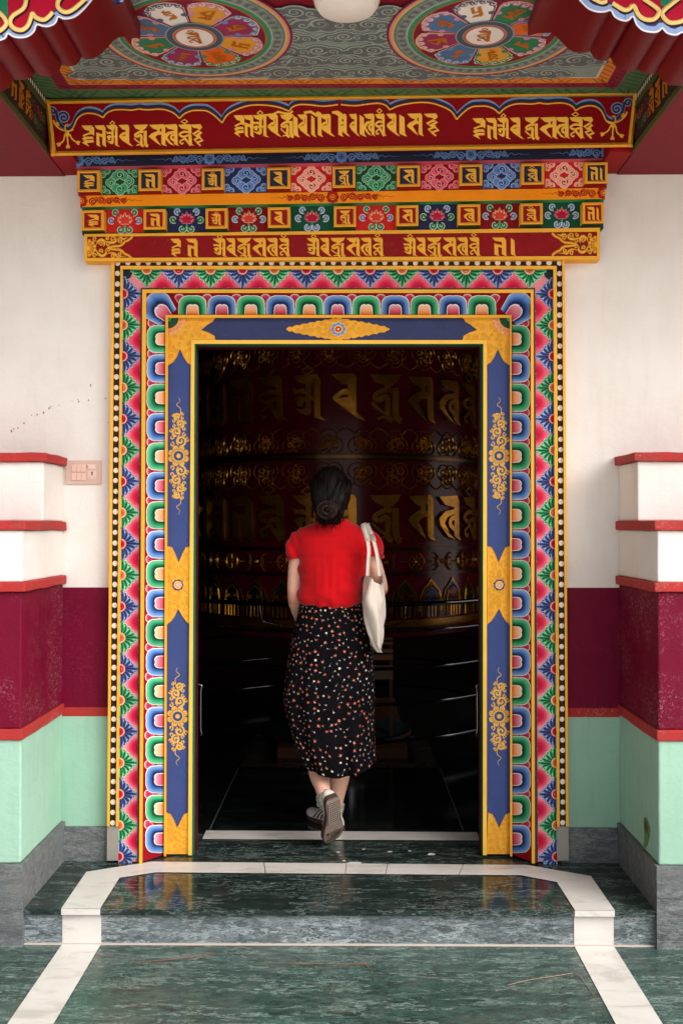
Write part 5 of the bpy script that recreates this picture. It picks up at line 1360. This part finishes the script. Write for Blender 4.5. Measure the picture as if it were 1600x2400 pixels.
limb([shL, (shL + elL) / 2 + Vector((-.004, 0, 0)), elL, (elL * .55 + wrL * .45), wrL], [.036, .037, .031, .031, .022])
limb([shR, (shR + elR) / 2 + Vector((.002, 0, 0)), elR, (elR * .55 + wrR * .45), wrR], [.036, .036, .030, .030, .022])
def hand(w, d, side):
    """palm, four bent fingers of different lengths and a thumb from the side of the palm"""
    d = d.normalized(); lat = d.cross(Vector((0, 0, 1))).normalized(); nrm = lat.cross(d).normalized()
    pm = w + d * .05
    mb.loft([[w + d * t + lat * (wd * cos(a)) + nrm * (th * sin(a)) for a in [2 * pi * i / 12 for i in range(12)]] for t, wd, th in ((-.01, .022, .018), (.02, .032, .016), (.055, .040, .015), (.09, .039, .013))], SKN)
    for i, (o, L) in enumerate(((-.029, .062), (-.010, .074), (.010, .070), (.028, .054))):
        b0 = w + d * .085 + lat * o; b1 = b0 + d * L * .42 - nrm * .006; b2 = b1 + d * L * .28 - nrm * L * .22; b3 = b2 + d * L * .12 - nrm * L * .26
        mb.tube(cr([tuple(b0), tuple(b1), tuple(b2), tuple(b3)], 3), .0085, SKN, 8)
    t0 = w + d * .03 + lat * side * .03; t1 = t0 + d * .028 + lat * side * .022 - nrm * .006; t2 = t1 + d * .032 + lat * side * .004 - nrm * .008
    mb.tube(cr([tuple(t0), tuple(t1), tuple(t2)], 4), .010, SKN, 8)
hand(wrL, Vector((.15, .8, -.62)), 1); hand(wrR, Vector((-.25, .95, .12)), -1)
# legs: left one trails on its toe, right one carries
hipL, knL, anL = B(735, 1520, 4.5), B(742, 1690, 4.52), WY(760, 1868, .175)
hipR, knR, anR = B(825, 1520, 4.5), B(812, 1690, 4.66), WY(787, 1893, .50)
calfL = WY(747, 1800, .315); calfR = WY(799, 1800, .505)
limb([hipL, (hipL + knL) / 2, knL, calfL, calfL * .35 + anL * .65, anL, anL + Vector((0, .02, -.04))], [.085, .073, .054, .0485, .034, .028, .027])
limb([hipR, (hipR + knR) / 2, knR, calfR, calfR * .35 + anR * .65, anR, anR + Vector((0, 0, -.04))], [.085, .073, .054, .047, .034, .028, .027])
body = finish(mb, 'body', 'skin', .0042, person, 5)
colour(body, lambda p: mix(SKN, SKN2, .5 + .5 * sin(p.z * 23 + p.x * 40)) if abs(p.z - elL.z) < .03 else SKN)
for s in (-1, 1):
    mb = MB(); e = fz + Vector((s * .030, -.012, .026)); mb.ball(e, (.011, .008, .006), C('efe8e2'), 12, 8); mb.ball(e + Vector((0, .005, 0)), (.005, .004, .005), C('1a0f0a'), 10, 6); mb.build('eye', 'plain', person, smooth='all')
mb = MB(); mo = fz + Vector((0, .012, -.046)); mb.ball(mo, (.022, .007, .006), C('a8483f'), 14, 8); mb.build('mouth', 'plain', person, smooth='all')

# ---- hair: cap with a low bun and loose wisps at the nape
mb = MB(); HB = C('140b09')
mb.ball(hc + Vector((0, -.006, -.002)), (.0862, .103, .108), HB, 30, 20)
mb.loft([ringx(1128, 745, 803, .05, 4.44), ringx(1140, 734, 814, .068, 4.43), ringx(1156, 728, 820, .080, 4.425), ringx(1175, 731, 815, .075, 4.415), ringx(1198, 738, 806, .06, 4.41), ringx(1218, 744, 800, .045, 4.41), ringx(1228, 752, 794, .03, 4.41)], HB)
def hd(p):
    a = math.atan2(p.x - hc.x, -(p.y - hc.y)); k = max(0, min(1, (hc.z + .03 - p.z) / .1))
    return .0016 * sin(a * 46 + p.z * 30 + 3 * sin(a * 5)) + .0022 * sin(a * 17 - p.z * 60) * (.4 + k)
finish(mb, 'hair', 'hair', .004, person, 4, hd)
hair = person.children[-1]
mb = MB(); bc_ = B(767, 1196, 4.33)
mb.ball(bc_ + Vector((0, .012, 0)), (.045, .03, .036), HB, 20, 14); mb.ball(bc_ + Vector((.004, -.018, .003)), (.016, .014, .013), HB, 14, 10)
for k in range(9):
    r = .038 - .0030 * k; a0 = k * 2.1
    mb.tube([bc_ + Vector((r * 1.15 * cos(a0 + t), -.012 - .0022 * k + .004 * sin(2 * t + k), r * .95 * sin(a0 + t))) for t in [i * .30 for i in range(13)]], [.006 + .003 * sin(pi * i / 12) for i in range(13)], HB, 8)
o = mb.build('bun', 'bun_hair', None, smooth='all'); o.parent = hair
rw = random.Random(4); mb = MB()
for k in range(60):
    x0 = rw.uniform(738, 804); y0 = rw.uniform(1196, 1216); d0 = 4.345 + rw.uniform(0, .03); ln = rw.uniform(14, 34) * (1 if 742 < x0 < 800 else .7)
    p = [B(x0, y0, d0), B(x0 + rw.uniform(-3, 3), y0 + ln * .5, d0 + .005), B(x0 + rw.uniform(-7, 7), y0 + ln, d0 + .02)]
    mb.tube(cr([tuple(q) for q in p], 4), [.0022, .002, .002, .0018, .0016, .0014, .001, .0008, .0005], HB, 5)
for k in range(90):                                     # swept strands over the back of the head
    a = rw.uniform(-1.35, 1.35); top_ = hc + Vector((.06 * sin(a), -.05 * cos(a) * .6, .10 - .03 * abs(a)))
    mid = hc + Vector((.094 * sin(a * 1.02), -.006 - .108 * cos(a), .02 + rw.uniform(-.01, .01))); end = bc_ + Vector((.05 * sin(a * .9), .016, .025 * cos(a) - .005))
    mb.tube(cr([tuple(top_), tuple(mid), tuple(end)], 7), .0016, HB, 5)
o = mb.build('loose_strands', 'hair', None, smooth='all'); o.parent = hair

# ---- blouse
mb = MB(); RD_ = C('d8000f')
mb.loft([ringx(1217, 744, 816, .052, 4.49), ringx(1226, 733, 828, .062), ringx(1240, 698, 858, .078), ringx(1258, 690, 870, .098), ringx(1300, 697, 868, .116), ringx(1330, 699, 862, .120), ringx(1362, 703, 853, .122), ringx(1385, 699, 851, .124), ringx(1400, 697, 850, .122), ringx(1412, 704, 846, .118), ringx(1421, 716, 838, .108), ringx(1424, 730, 825, .09)], RD_)
def sleeve(sh, pts, rad): mb.tube(cr([tuple(p) for p in pts], 5), [q[0] for q in cr([(r, 0) for r in rad], 5)], RD_, 18)
sleeve(shL, [B(722, 1252), B(702, 1266), B(694, 1288), B(693, 1307)], [.034, .0455, .0490, .0455])
sleeve(shR, [B(842, 1247), B(862, 1261), B(874, 1282), B(878, 1302)], [.034, .0445, .0465, .0430])
def bd(p):
    f = 0.0; z_ = p.z; x = p.x - person.location.x
    k = max(0, min(1, (1.22 - z_) / .12))
    if p.y < .42:
        f += .0035 * k * math.exp(-(x / .045) ** 2) * sin(x * 190) * max(0, min(1, (z_ - 1.02) / .15))
        f += .0022 * sin(x * 55 + z_ * 8 + 1.5 * sin(z_ * 30)) * k
        f += -.0035 * math.exp(-((z_ - 1.225) / .004) ** 2) * .6
    sg_ = 1 if x > 0 else -1
    f += .0034 * sin((abs(x) * .8 + z_) * 95 + sg_) * math.exp(-((abs(x) - .125) / .05) ** 2) * math.exp(-((z_ - 1.16) / .09) ** 2)
    f += .0028 * sin(z_ * 85 + x * 22 * sg_ + 2 * sin(x * 30)) * math.exp(-((z_ - 1.05) / .05) ** 2)
    f += .004 * math.exp(-((z_ - 1.015) / .03) ** 2) * sin(x * 75 + 2 * sin(x * 20))
    if abs(x) > .13: f += .0035 * sin(z_ * 60 + p.x * 130)
    return f
blouse = finish(mb, 'blouse', 'red_cloth', .0048, person, 5, bd)
for sg, c, r, ax in ((-1, B(693, 1308), .0415, Vector((.10, .0, -1))), (1, B(878, 1302), .0390, Vector((-.12, .05, -1)))):
    ax.normalize(); u = ax.cross(Vector((0, 1, 0))).normalized(); v = ax.cross(u); mb = MB()
    mb.tube([c + u * r * cos(t) + v * r * sin(t) + ax * .004 * sin(3 * t) for t in [2 * pi * i / 28 for i in range(28)]], (.0045), RD_, 8, closed=True)
    o = mb.build('sleeve_cuff', 'red_cloth', None, smooth='all'); o.parent = blouse

# ---- skirt with its flower print
SK = [(1404, 707, 843, .100, 4.50), (1420, 701, 848, .108, 4.50), (1440, 697, 856, .114, 4.50), (1480, 687, 865, .126, 4.50), (1530, 677, 872, .135, 4.50), (1580, 670, 876, .14, 4.49), (1633, 665, 877, .145, 4.48), (1680, 672, 877, .15, 4.48), (1730, 687, 878, .155, 4.47), (1765, 701, 879, .16, 4.46), (1788, 714, 880, .16, 4.46)]
NU, NV = 120, 60
def skirt_pt(u, v):
    f = v * (len(SK) - 1); i = min(len(SK) - 2, int(f)); t = f - i
    g = lambda j: SK[max(0, min(len(SK) - 1, j))]
    p0, p1, p2, p3 = g(i - 1), g(i), g(i + 1), g(i + 2)
    q = [0.5 * (2 * p1[a] + (p2[a] - p0[a]) * t + (2 * p0[a] - 5 * p1[a] + 4 * p2[a] - p3[a]) * t * t + (3 * p1[a] - p0[a] - 3 * p2[a] + p3[a]) * t ** 3) for a in range(5)]
    # hem hangs lower at the back and centre-right, higher at the right side
    th = 2 * pi * u; ct, st = cos(th), sin(th)
    y = q[0] + (v ** 6) * (16 * max(0, -st) * (1 - .4 * abs(ct)) - 10 * max(0, ct))
    a, b = B(q[1], y, q[4]), B(q[2], y, q[4]); c = (a + b) / 2; w = (b.x - a.x) / 2
    fold = v ** 1.4 * (.012 * sin(th * 7 + 1.2 + v) + .008 * sin(th * 13 + 4 * v) + .006 * sin(th * 3 - v * 2)) + .0035 * sin(th * 24) * (1 - v) ** 4
    if ct > .25 and v > .5: fold += .012 * (v - .5) * sin(th * 19) * (ct - .25)
    p = 2.25; ex = lambda s: math.copysign(abs(s) ** (2 / p), s)
    k = 1 + fold / max(.05, .15)
    return Vector((c.x + w * ex(ct) * (1 + fold * 2.0 * (1 - abs(ct) ** 3)), c.y + q[3] * ex(st) * k, c.z))
mb = MB()
P = [[skirt_pt(i / NU, j / NV) for i in range(NU)] for j in range(NV + 1)]
mb.loft(P, C('0e0c10'), False)
mb.loft([P[NV], [p.lerp(person.location + Vector((0, 0, p.z)), .03) + Vector((0, 0, .012)) for p in P[NV]]], C('0e0c10'), False)
mb.add([p + Vector((0, 0, .006)) for p in P[0]], [list(range(NU))], C('0e0c10'))
skirt = mb.build('skirt', 'black_cloth', person, smooth='all', weld=True)
mb = MB(); rf = random.Random(12); put = []
def on_skirt(u, v, du, dv, lift):
    c = skirt_pt(u, v); e = .0015
    tu = (skirt_pt(u + e, v) - skirt_pt(u - e, v)); tv = (skirt_pt(u, min(1, v + e)) - skirt_pt(u, max(0, v - e)))
    tu.normalize(); tv.normalize(); n = tu.cross(tv).normalized()
    if n.dot(c - Vector((c.x * .0 + person.location.x, .38, c.z))) < 0: n = -n
    return c, tu, tv, n
FO = [C('e8553a'), C('d94030'), C('ef8a6a')]; FW = [C('e6e2e0'), C('d9d6e2'), C('efe6d0')]; ST = C('5d6350')
tries = 0
while len(put) < 900 and tries < 20000:
    tries += 1
    u, v = rf.random(), rf.uniform(.012, .985)
    if sin(2 * pi * u) > .35 and rf.random() < .4: continue
    c = skirt_pt(u, v)
    if any((c - q).length < .0175 for q in put): continue
    put.append(c)
    c, tu, tv, n = on_skirt(u, v, 0, 0, 0); a0 = rf.uniform(0, 6.28); kind = rf.random()
    at = lambda x, y, h: c + tu * x + tv * y + n * (h + .0012)
    def disc(x, y, r, col, h, m=7, sq=1.0): mb.add([at(x + r * cos(a0 + 2 * pi * i / m), y + r * sq * sin(a0 + 2 * pi * i / m), h) for i in range(m)], [list(range(m))], col)
    sa = a0; L = rf.uniform(.008, .015); p1 = (cos(sa) * L, sin(sa) * L); w = .0005
    if rf.random() < .6: mb.add([at(-w * sin(sa), w * cos(sa), .0001), at(w * sin(sa), -w * cos(sa), .0001), at(p1[0] + w * sin(sa), p1[1] - w * cos(sa), .0001), at(p1[0] - w * sin(sa), p1[1] + w * cos(sa), .0001)], [[0, 1, 2, 3]], ST)
    if kind < .46:
        r = rf.uniform(.0044, .0064); cc = rf.choice(FO)
        for i in range(4):
            a = a0 + i * 1.57 + rf.uniform(-.4, .4); k = rf.uniform(.45, .85)
            disc(cos(a) * r * .6, sin(a) * r * .6, r * k * .62, mix(cc, rf.choice((FO[2], C('b8281c'), C('f2a888'))), rf.uniform(.1, .8)), .0003 + i * .00004, 6, rf.uniform(.6, 1))
        disc(r * .2, r * .1, r * .34, C('c92a1c'), .0007, 6); disc(-r * .2, r * .25, r * .24, C('f3c0a0'), .0009, 5)
        for i in (0, 1):
            a = a0 + 2 + i * 1.3; disc(cos(a) * r * 1.4, sin(a) * r * 1.4, .0012, rf.choice((C('8a9a72'), C('d6d2c8'))), .0002, 5, .6)
    elif kind < .53:
        r = rf.uniform(.0046, .006)
        for i in range(5): a = a0 + i * 1.257; disc(cos(a) * r * .6, sin(a) * r * .6, r * rf.uniform(.36, .5), C('e6dcc6'), .0003 + i * .00003, 6, .8)
        disc(0, 0, r * .34, C('c89a48'), .0007)
    else:
        r = rf.uniform(.0024, .0042)
        for i in range(3): a = a0 + i * 1.9; disc(cos(a) * r * .6, sin(a) * r * .6, r * rf.uniform(.4, .65), mix(rf.choice(FW), (.25, .25, .28), rf.uniform(0, .4)), .0003 + i * .00004, 6, rf.uniform(.5, 1))
        disc(cos(a0) * r * 2, sin(a0) * r * 2, .0011, rf.choice((FO[0], C('8a9a72'))), .0003, 5, .7)
o = mb.build('flower_print', 'plain', None); o.parent = skirt; o['kind'] = 'stuff'

# ---- shoes
def shoe(M, label, parent):
    """foot frame: x sideways, y towards the toe, z up; 0.28 m long"""
    W = lambda x, y, z_: M @ Vector((x, y, z_))
    outl = []
    hw = [(0, .018), (.012, .028), (.04, .033), (.09, .031), (.13, .033), (.17, .042), (.205, .0465), (.235, .043), (.26, .031), (.274, .017), (.28, .004)]
    L_ = cr([(y, w) for y, w in hw], 4)
    curve_ = lambda y: .006 * sin(pi * min(1, y / .28)) - (.010 if False else 0)
    outl = [(-w + curve_(y), y) for y, w in L_] + [(w + curve_(y), y) for y, w in reversed(L_)]
    spring = lambda y: .016 * max(0, (y - .20) / .08) ** 2
    sh = thing_part = None
    mb = MB(lambda u, v, h: W(u, v, -h + spring(v)))
    n = len(outl)
    mb.poly(outl, C('7a6a60'), 0.0); 
    mb.add([W(x, y, spring(y)) for x, y in outl] + [W(x * 1.03, y, .022 + spring(y)) for x, y in outl], [[i, (i + 1) % n, n + (i + 1) % n, n + i] for i in range(n)], C('4a352c'))
    GR, DG = C('6a5b51'), C('2e2622')
    mb.poly([(x * .93, .004 + y * .97) for x, y in outl], GR, .0012)
    for i in range(6):                                    # stud grid under heel and arch
        for j in range(10):
            x, y = -.0255 + i * .0102, .034 + j * .0125
            if abs(x - curve_(y)) < .026: mb.box if False else mb.fan((x, y), [(x - .0036, y - .0044), (x + .0036, y - .0044), (x + .0036, y + .0044), (x - .0036, y + .0044)], C('b0a092'), C('8d7d70'), .0024, .0022)
    rs = random.Random(2)
    for k in range(150):
        y = rs.uniform(.16, .272); x = rs.uniform(-.045, .05)
        w = [q for q in L_ if q[0] >= y][0][1] * .86
        if abs(x - curve_(y)) < w and math.hypot(x - .016, y - .215) > .024: mb.poly(circ(x, y, .0014, 5), DG, .0018)
    for r in (.0215, .0135, .006): mb.stroke(circ(.016, .215, r, 22), .0022, DG, .0019, closed=True)
    for x, y in ((-.022, .205), (-.02, .25)): mb.poly(circ(x, y, .0058, 10), DG, .0019)
    mb.poly([(x * .9, .155 + (y - .155) * .96) for x, y in outl if y > .150], C('87776b'), .0014); mb.poly([(-.028, .006), (.028, .006), (.03, .026), (-.03, .026)], C('94857a'), .0016)
    sole = mb.build('sole', 'rubber', parent)
    # upper
    sec = [(.003, .020, .050), (.015, .028, .066), (.04, .031, .070), (.075, .031, .068), (.105, .031, .072), (.14, .034, .070), (.175, .040, .058), (.205, .043, .047), (.235, .040, .040), (.258, .030, .034), (.272, .014, .026)]
    sec = cr(sec, 3)
    def ring(y, w, h, k=1.0):
        return [W(curve_(y) + w * k * (cos(t) if abs(cos(t)) > .0 else 0) * (1 - .30 * max(0, sin(t)) ** 2), y, .018 + spring(y) + (h - .016) * k * max(0, sin(t)) ** .8) for t in [pi * i / 14 for i in range(15)]]
    mb = MB(); WS = C('d8d2cc')
    mb.loft([ring(*s) for s in sec], WS, True, False)
    mb.loft([ring(s[0], s[1], s[2] * .62 + .010, 1.03) for s in sec if s[0] > .215], C('b5aca6'), True, False)
    up = mb.build('upper', 'painted_smooth', parent, smooth='all')
    def at(y, t, k=1.03):
        for a, b in zip(sec, sec[1:]):
            if a[0] <= y <= b[0]:
                f = (y - a[0]) / (b[0] - a[0]); w, h = lerp(a[1], b[1], f), lerp(a[2], b[2], f)
                return W(curve_(y) + w * k * cos(t) * (1 - .30 * max(0, sin(t)) ** 2), y, .018 + spring(y) + (h - .016) * k * max(0, sin(t)) ** .8)
    for side in (0, 1):
        for s in range(3):                               # dark side stripes
            mb = MB(); A = []; Bq = []
            for i in range(7):
                t = (.06 + .95 * i / 6); t = t if side == 0 else pi - t
                y = .105 + s * .024 + .030 * (1 - i / 6) - .01
                A.append(at(y, t)); Bq.append(at(y + .011, t))
            mb.add(A + Bq, [[i, i + 1, 8 + i, 7 + i] for i in range(6)], C('0c0b0c'))
            o = mb.build('stripe', 'plain', None, smooth='all'); o.parent = up
    mb = MB(); mb.loft([[at(y, t, 1.05) for y in (.004, .018, .034)] for t in [pi * (.42 + .16 * i / 4) for i in range(5)]], C('0c0b0c'), False, False); o = mb.build('heel_tab', 'plain', None); o.parent = up
    mb = MB()
    for k in range(4): mb.tube([at(.115 + k * .018, pi * .5 - .55, 1.04), at(.118 + k * .018, pi * .5, 1.10), at(.115 + k * .018, pi * .5 + .55, 1.04)], .0026, C('cfc8c2'), 6)
    c = at(.112, pi / 2, 1.12)
    for sg in (-1, 1): mb.tube(cr([tuple(c), tuple(c + (M.to_3x3() @ Vector((sg * .022, -.006, .014)))), tuple(c + (M.to_3x3() @ Vector((sg * .034, .0, .004)))), tuple(c + (M.to_3x3() @ Vector((sg * .02, .008, -.002)))), tuple(c)], 4), .0024, C('cfc8c2'), 6)
    o = mb.build('laces', 'fabric', None, smooth='all'); o.parent = up
def footM(heel, toe, upv):
    y = (toe - heel).normalized(); x = y.cross(upv).normalized(); z_ = x.cross(y)
    return Matrix(((x.x, y.x, z_.x, heel.x), (x.y, y.y, z_.y, heel.y), (x.z, y.z, z_.z, heel.z), (0, 0, 0, 1)))
toeL = WY(779, 1977, .205); toeL.z = max(.006, toeL.z); heelL = WY(779, 1883, .078)
dL = (toeL - heelL); heelL = toeL - dL.normalized() * .272
shoe(footM(heelL, toeL, Vector((-.46, .84, .30))), '', person)
heelR = Vector((WZ(798, 1947, 0).x, .43, .002)); aR = R(32); toeR = heelR + Vector((-sin(aR) * .27, cos(aR) * .27, 0))
shoe(footM(heelR, toeR, Vector((0, 0, 1))), '', person)
# socks
GY = C('a9a89c')
def sock(a, b, c, r):
    mb = MB(); pts = cr([tuple(a), tuple(b), tuple(c)], 8); m = len(pts)
    rr = [r * (1.06 + .05 * sin(i * 2.6)) for i in range(m)]
    rings_ = mb.tube(pts, rr, GY, 18); mb.build('sock', 'marl', person, smooth='all')
m_, nt_, b_ = nodes_of('marl'); c_ = ramp(nt_, noise(nt_, objco(nt_, (1, 1, .5)), 260, 3, .7), [(.38, C('6f6f68')), (.55, C('b4b2a8')), (.7, C('dcdad0'))]); LK(nt_, c_, b_.inputs['Base Color']); b_.inputs['Roughness'].default_value = .95
yL = (toeL - heelL).normalized(); zL = footM(heelL, toeL, Vector((-.46, .84, .30))).to_3x3() @ Vector((0, 0, 1))
sock(anL + (calfL - anL).normalized() * .006, anL - Vector((0, 0, .012)), heelL + yL * .05 + zL * .045, .0315)
sock(anR + (calfR - anR).normalized() * .02, anR, heelR + Vector((-.03, .05, .055)), .034)

# ---- tote bag hanging from the right shoulder (a thing of its own)
tote = thing('tote_bag', 'cream canvas tote bag hanging from the shoulder by two long straps', 'bag', (B(873, 1430).x, .34, 1.0))
TB = [(1346, 858, 898, .155, 4.47), (1366, 853, 898, .158, 4.47), (1400, 848.5, 899, .16, 4.47), (1440, 850, 900, .165, 4.47), (1470, 859, 897, .165, 4.47), (1497, 867, 894, .165, 4.47), (1508, 871, 893, .164, 4.47), (1519, 880, 892.5, .162, 4.47)]
mb = MB(); rg = []
for j, q in enumerate(TB):
    r = ringx(q[0], q[1], q[2], q[3], q[4], 40, 3.0)
    for i, p in enumerate(r):
        th = 2 * pi * i / 40
        p.x += .004 * sin(th * 5 + j * 1.1) * (1 if j else .5) + .003 * sin(th * 9 - j)
        if j < 3: p.z += -.068 * (1, .55, .2)[j] * max(0, -sin(th)) ** 1.5 * max(0, .45 + .55 * cos(th)) + .004 * sin(th * 3)
        p.x += .006 * sin(p.z * 46 + th * 3) * max(0, -sin(th))
        if sin(th) < 0: p.y += .016 * sin(cos(th) * 5.5 + p.z * 17 + .6) * (1 if j < 7 else .3)
    rg.append(r)
dense = []
for i in range(40):
    dense.append(cr([tuple(rg[j][i]) for j in range(len(rg))], 4))
rg2 = [[Vector(dense[i][j]) for i in range(40)] for j in range(len(dense[0]))]
mb.loft(rg2, C('ded2c4'), False); mb.add(rg2[-1], [list(range(40))], C('ded2c4'))
cen = sum(rg2[0], Vector()) / 40
inn = [[p.lerp(Vector((cen.x, cen.y, p.z)), .10) - Vector((0, 0, k)) for p in rg2[0]] for k in (0, .06, .16)]
mb.loft([rg2[0], inn[0], inn[1], inn[2]], C('c9b8a6'), False)
bag = mb.build('bag_body', 'canvas', tote, smooth='all', weld=True)
mb = MB(); hem = [p + (p - Vector((cen.x, cen.y, p.z))).normalized() * .0015 for p in rg2[0]]; h2 = [p + (p - Vector((cen.x, cen.y, p.z))).normalized() * .0015 for p in rg2[3]]
mb.loft([hem, h2], C('d9ccbc'), False); mb.build('hem', 'canvas', tote, smooth='all')
def strap(pts):
    mb = MB(); P_ = [Vector(p) for p in cr([tuple(p) for p in pts], 6)]; A, Bq = [], []
    for i, p in enumerate(P_):
        f = i / (len(P_) - 1); wv = Vector((.0095, -.010, .003)) if .3 < f < .7 else Vector((.0075, .011, 0))
        A.append(p - wv); Bq.append(p + wv)
    n = len(P_); off_ = Vector((.0012, -.0012, .0012))
    mb.loft([A, Bq, [p + off_ for p in Bq], [p + off_ for p in A], A], C('e2d8cc'), False, False); mb.build('strap', 'canvas', tote, smooth='all')
strap([B(861, 1350, 4.35), B(862.5, 1320, 4.34), B(864, 1290, 4.34), B(860, 1262, 4.35), B(853, 1240, 4.38), B(850, 1229, 4.44), B(853, 1228, 4.54), B(858, 1245, 4.62), B(868, 1300, 4.64), B(872, 1350, 4.62)])
strap([B(889, 1350, 4.36), B(886, 1320, 4.35), B(881, 1290, 4.36), B(873, 1262, 4.375), B(864, 1243, 4.40), B(858, 1231, 4.45), B(860, 1229, 4.54), B(868, 1246, 4.60), B(886, 1300, 4.62), B(890, 1350, 4.62)])
# ================================================================== SMALL THINGS
sp0, sp1 = WY(156.5, 1080, WALLY), WY(238.5, 1134, WALLY)
sw = thing('switch_plate', 'pinkish beige switch and socket plate on the white wall', 'switch plate', (sp0.x, WALLY, sp1.z))
PK = C('c9ab9d')
mb = MB(); mb.box(sp0.x, sp1.x, WALLY - .010, WALLY + .002, sp1.z, sp0.z, PK); bevel(mb.build('plate', 'painted_smooth', sw), .003)
def zs(x, y): return WY(x / 5.227, 1000 + y / 5.227, WALLY - .010)
for r in range(2):
    for c in range(3):
        a, b = zs(884 + c * 59, 463 + r * 105), zs(938 + c * 59, 552 + r * 105)
        mb = MB(); P = [Vector((a.x, WALLY - .0095, b.z)), Vector((b.x, WALLY - .0095, b.z)), Vector((b.x, WALLY - .0095, a.z)), Vector((a.x, WALLY - .0095, a.z))]
        Q = [p + Vector((0, -(.0055 if p.z < (a.z + b.z) / 2 else .0015), 0)) for p in P]
        mb.loft([P, Q], C('d6b4a5')); mb.build('rocker_switch', 'painted_smooth', sw)
a, b = zs(1084, 462), zs(1172, 515); mb = MB(); mb.box(a.x, b.x, WALLY - .0125, WALLY - .0095, b.z, a.z, C('dcc0b4')); mb.build('blank_cover', 'painted_smooth', sw)
a, b = zs(1066, 474), zs(1071, 506); mb = MB(); mb.box(a.x, b.x, WALLY - .0115, WALLY - .0095, b.z, a.z, C('701010')); mb.build('indicator', 'plain', sw)
a, b = zs(1080, 540), zs(1182, 645); mb = MB(); mb.box(a.x, b.x, WALLY - .0125, WALLY - .0095, b.z, a.z, C('d9baac')); so = mb.build('socket', 'painted_smooth', sw)
mb = MB(plane(WALLY - .0127)); s_ = lambda x, y: (x / 5.227, 1000 + y / 5.227)
for x, y, r in ((1130, 563, 10), (1130, 586, 8)): mb.poly(circ(*s_(x, y), r / 5.227, 10, r * 1.4 / 5.227), C('0d0808'), 0)
for x in (1103, 1157): mb.stroke([s_(x - 12, 630), s_(x, 616), s_(x + 12, 630), s_(x - 12, 630)], .5, C('8a6a60'), 0)
o = mb.build('socket_hole', 'plain', None); o.parent = so
# dry pine needles and a stalk on the courtyard floor
def needle(label, lines, col=C('7a5238'), r=.0008, name='pine_needle'):
    p0 = WZ(*lines[0][0], FLZ); t = thing(name, label, 'pine needle', (p0.x, p0.y, FLZ), 'dry pine needles on the courtyard marble')
    mb = MB()
    for L in lines:
        P = [WZ(x, y, FLZ + .003) for x, y in L]; P = [tuple(Vector((p.x, p.y, FLZ + .003 + .002 * sin(i * 1.7)))) for i, p in enumerate(P)]
        mb.tube(cr(P, 5), r, col, 6)
    mb.build('needle', 'plain', t, smooth='all')
needle('bundle of dry brown pine needles lying left on the marble below the step', [[(311, 2256), (360, 2254), (420, 2247), (503, 2236)], [(311, 2257), (370, 2252), (440, 2243), (498, 2232)], [(398, 2255), (406, 2263), (412, 2267)]])
needle('straight pine needle lying alone below the middle of the step', [[(670, 2258), (720, 2258), (790, 2260), (865, 2261)], [(672, 2259.5), (760, 2260), (862, 2259)]])
needle('thin forked stalk curving across the marble near the middle', [[(812, 2238), (840, 2250), (866, 2270), (878, 2298)], [(780, 2302), (777, 2320), (772, 2328)]], C('8a5a3c'), .0008)
needle('long pale bent stalk reaching the white strip on the right', [[(1188, 2309), (1240, 2298), (1300, 2287), (1342, 2279)], [(1342, 2279), (1358, 2288), (1372, 2306), (1390, 2332)]], C('a5846a'), .0009)
# paint drips / droppings on the landing
dr = thing('white_droppings', 'white bird droppings on the dark landing in front of the threshold', 'droppings', (0, .1, 0.001))
for x, y, w, h in ((830, 2023, 22, 4), (806, 2017, 4, 1.6), (1010, 2002, 10, 2.6), (913, 1996, 8, 1.4), (792, 1997, 6, 1.4), (960, 1994, 5, 1), (852, 1990, 4, 1)):
    mb = MB(); k = 12; P = [WZ(x + w * cos(2 * pi * i / k) * random.uniform(.6, 1.15), y + h * sin(2 * pi * i / k) * random.uniform(.6, 1.15), .0012) for i in range(k)]
    mb.add(P, [list(range(k))], C('d6d2cc'))
    mb.build('splatter', 'plain', dr)
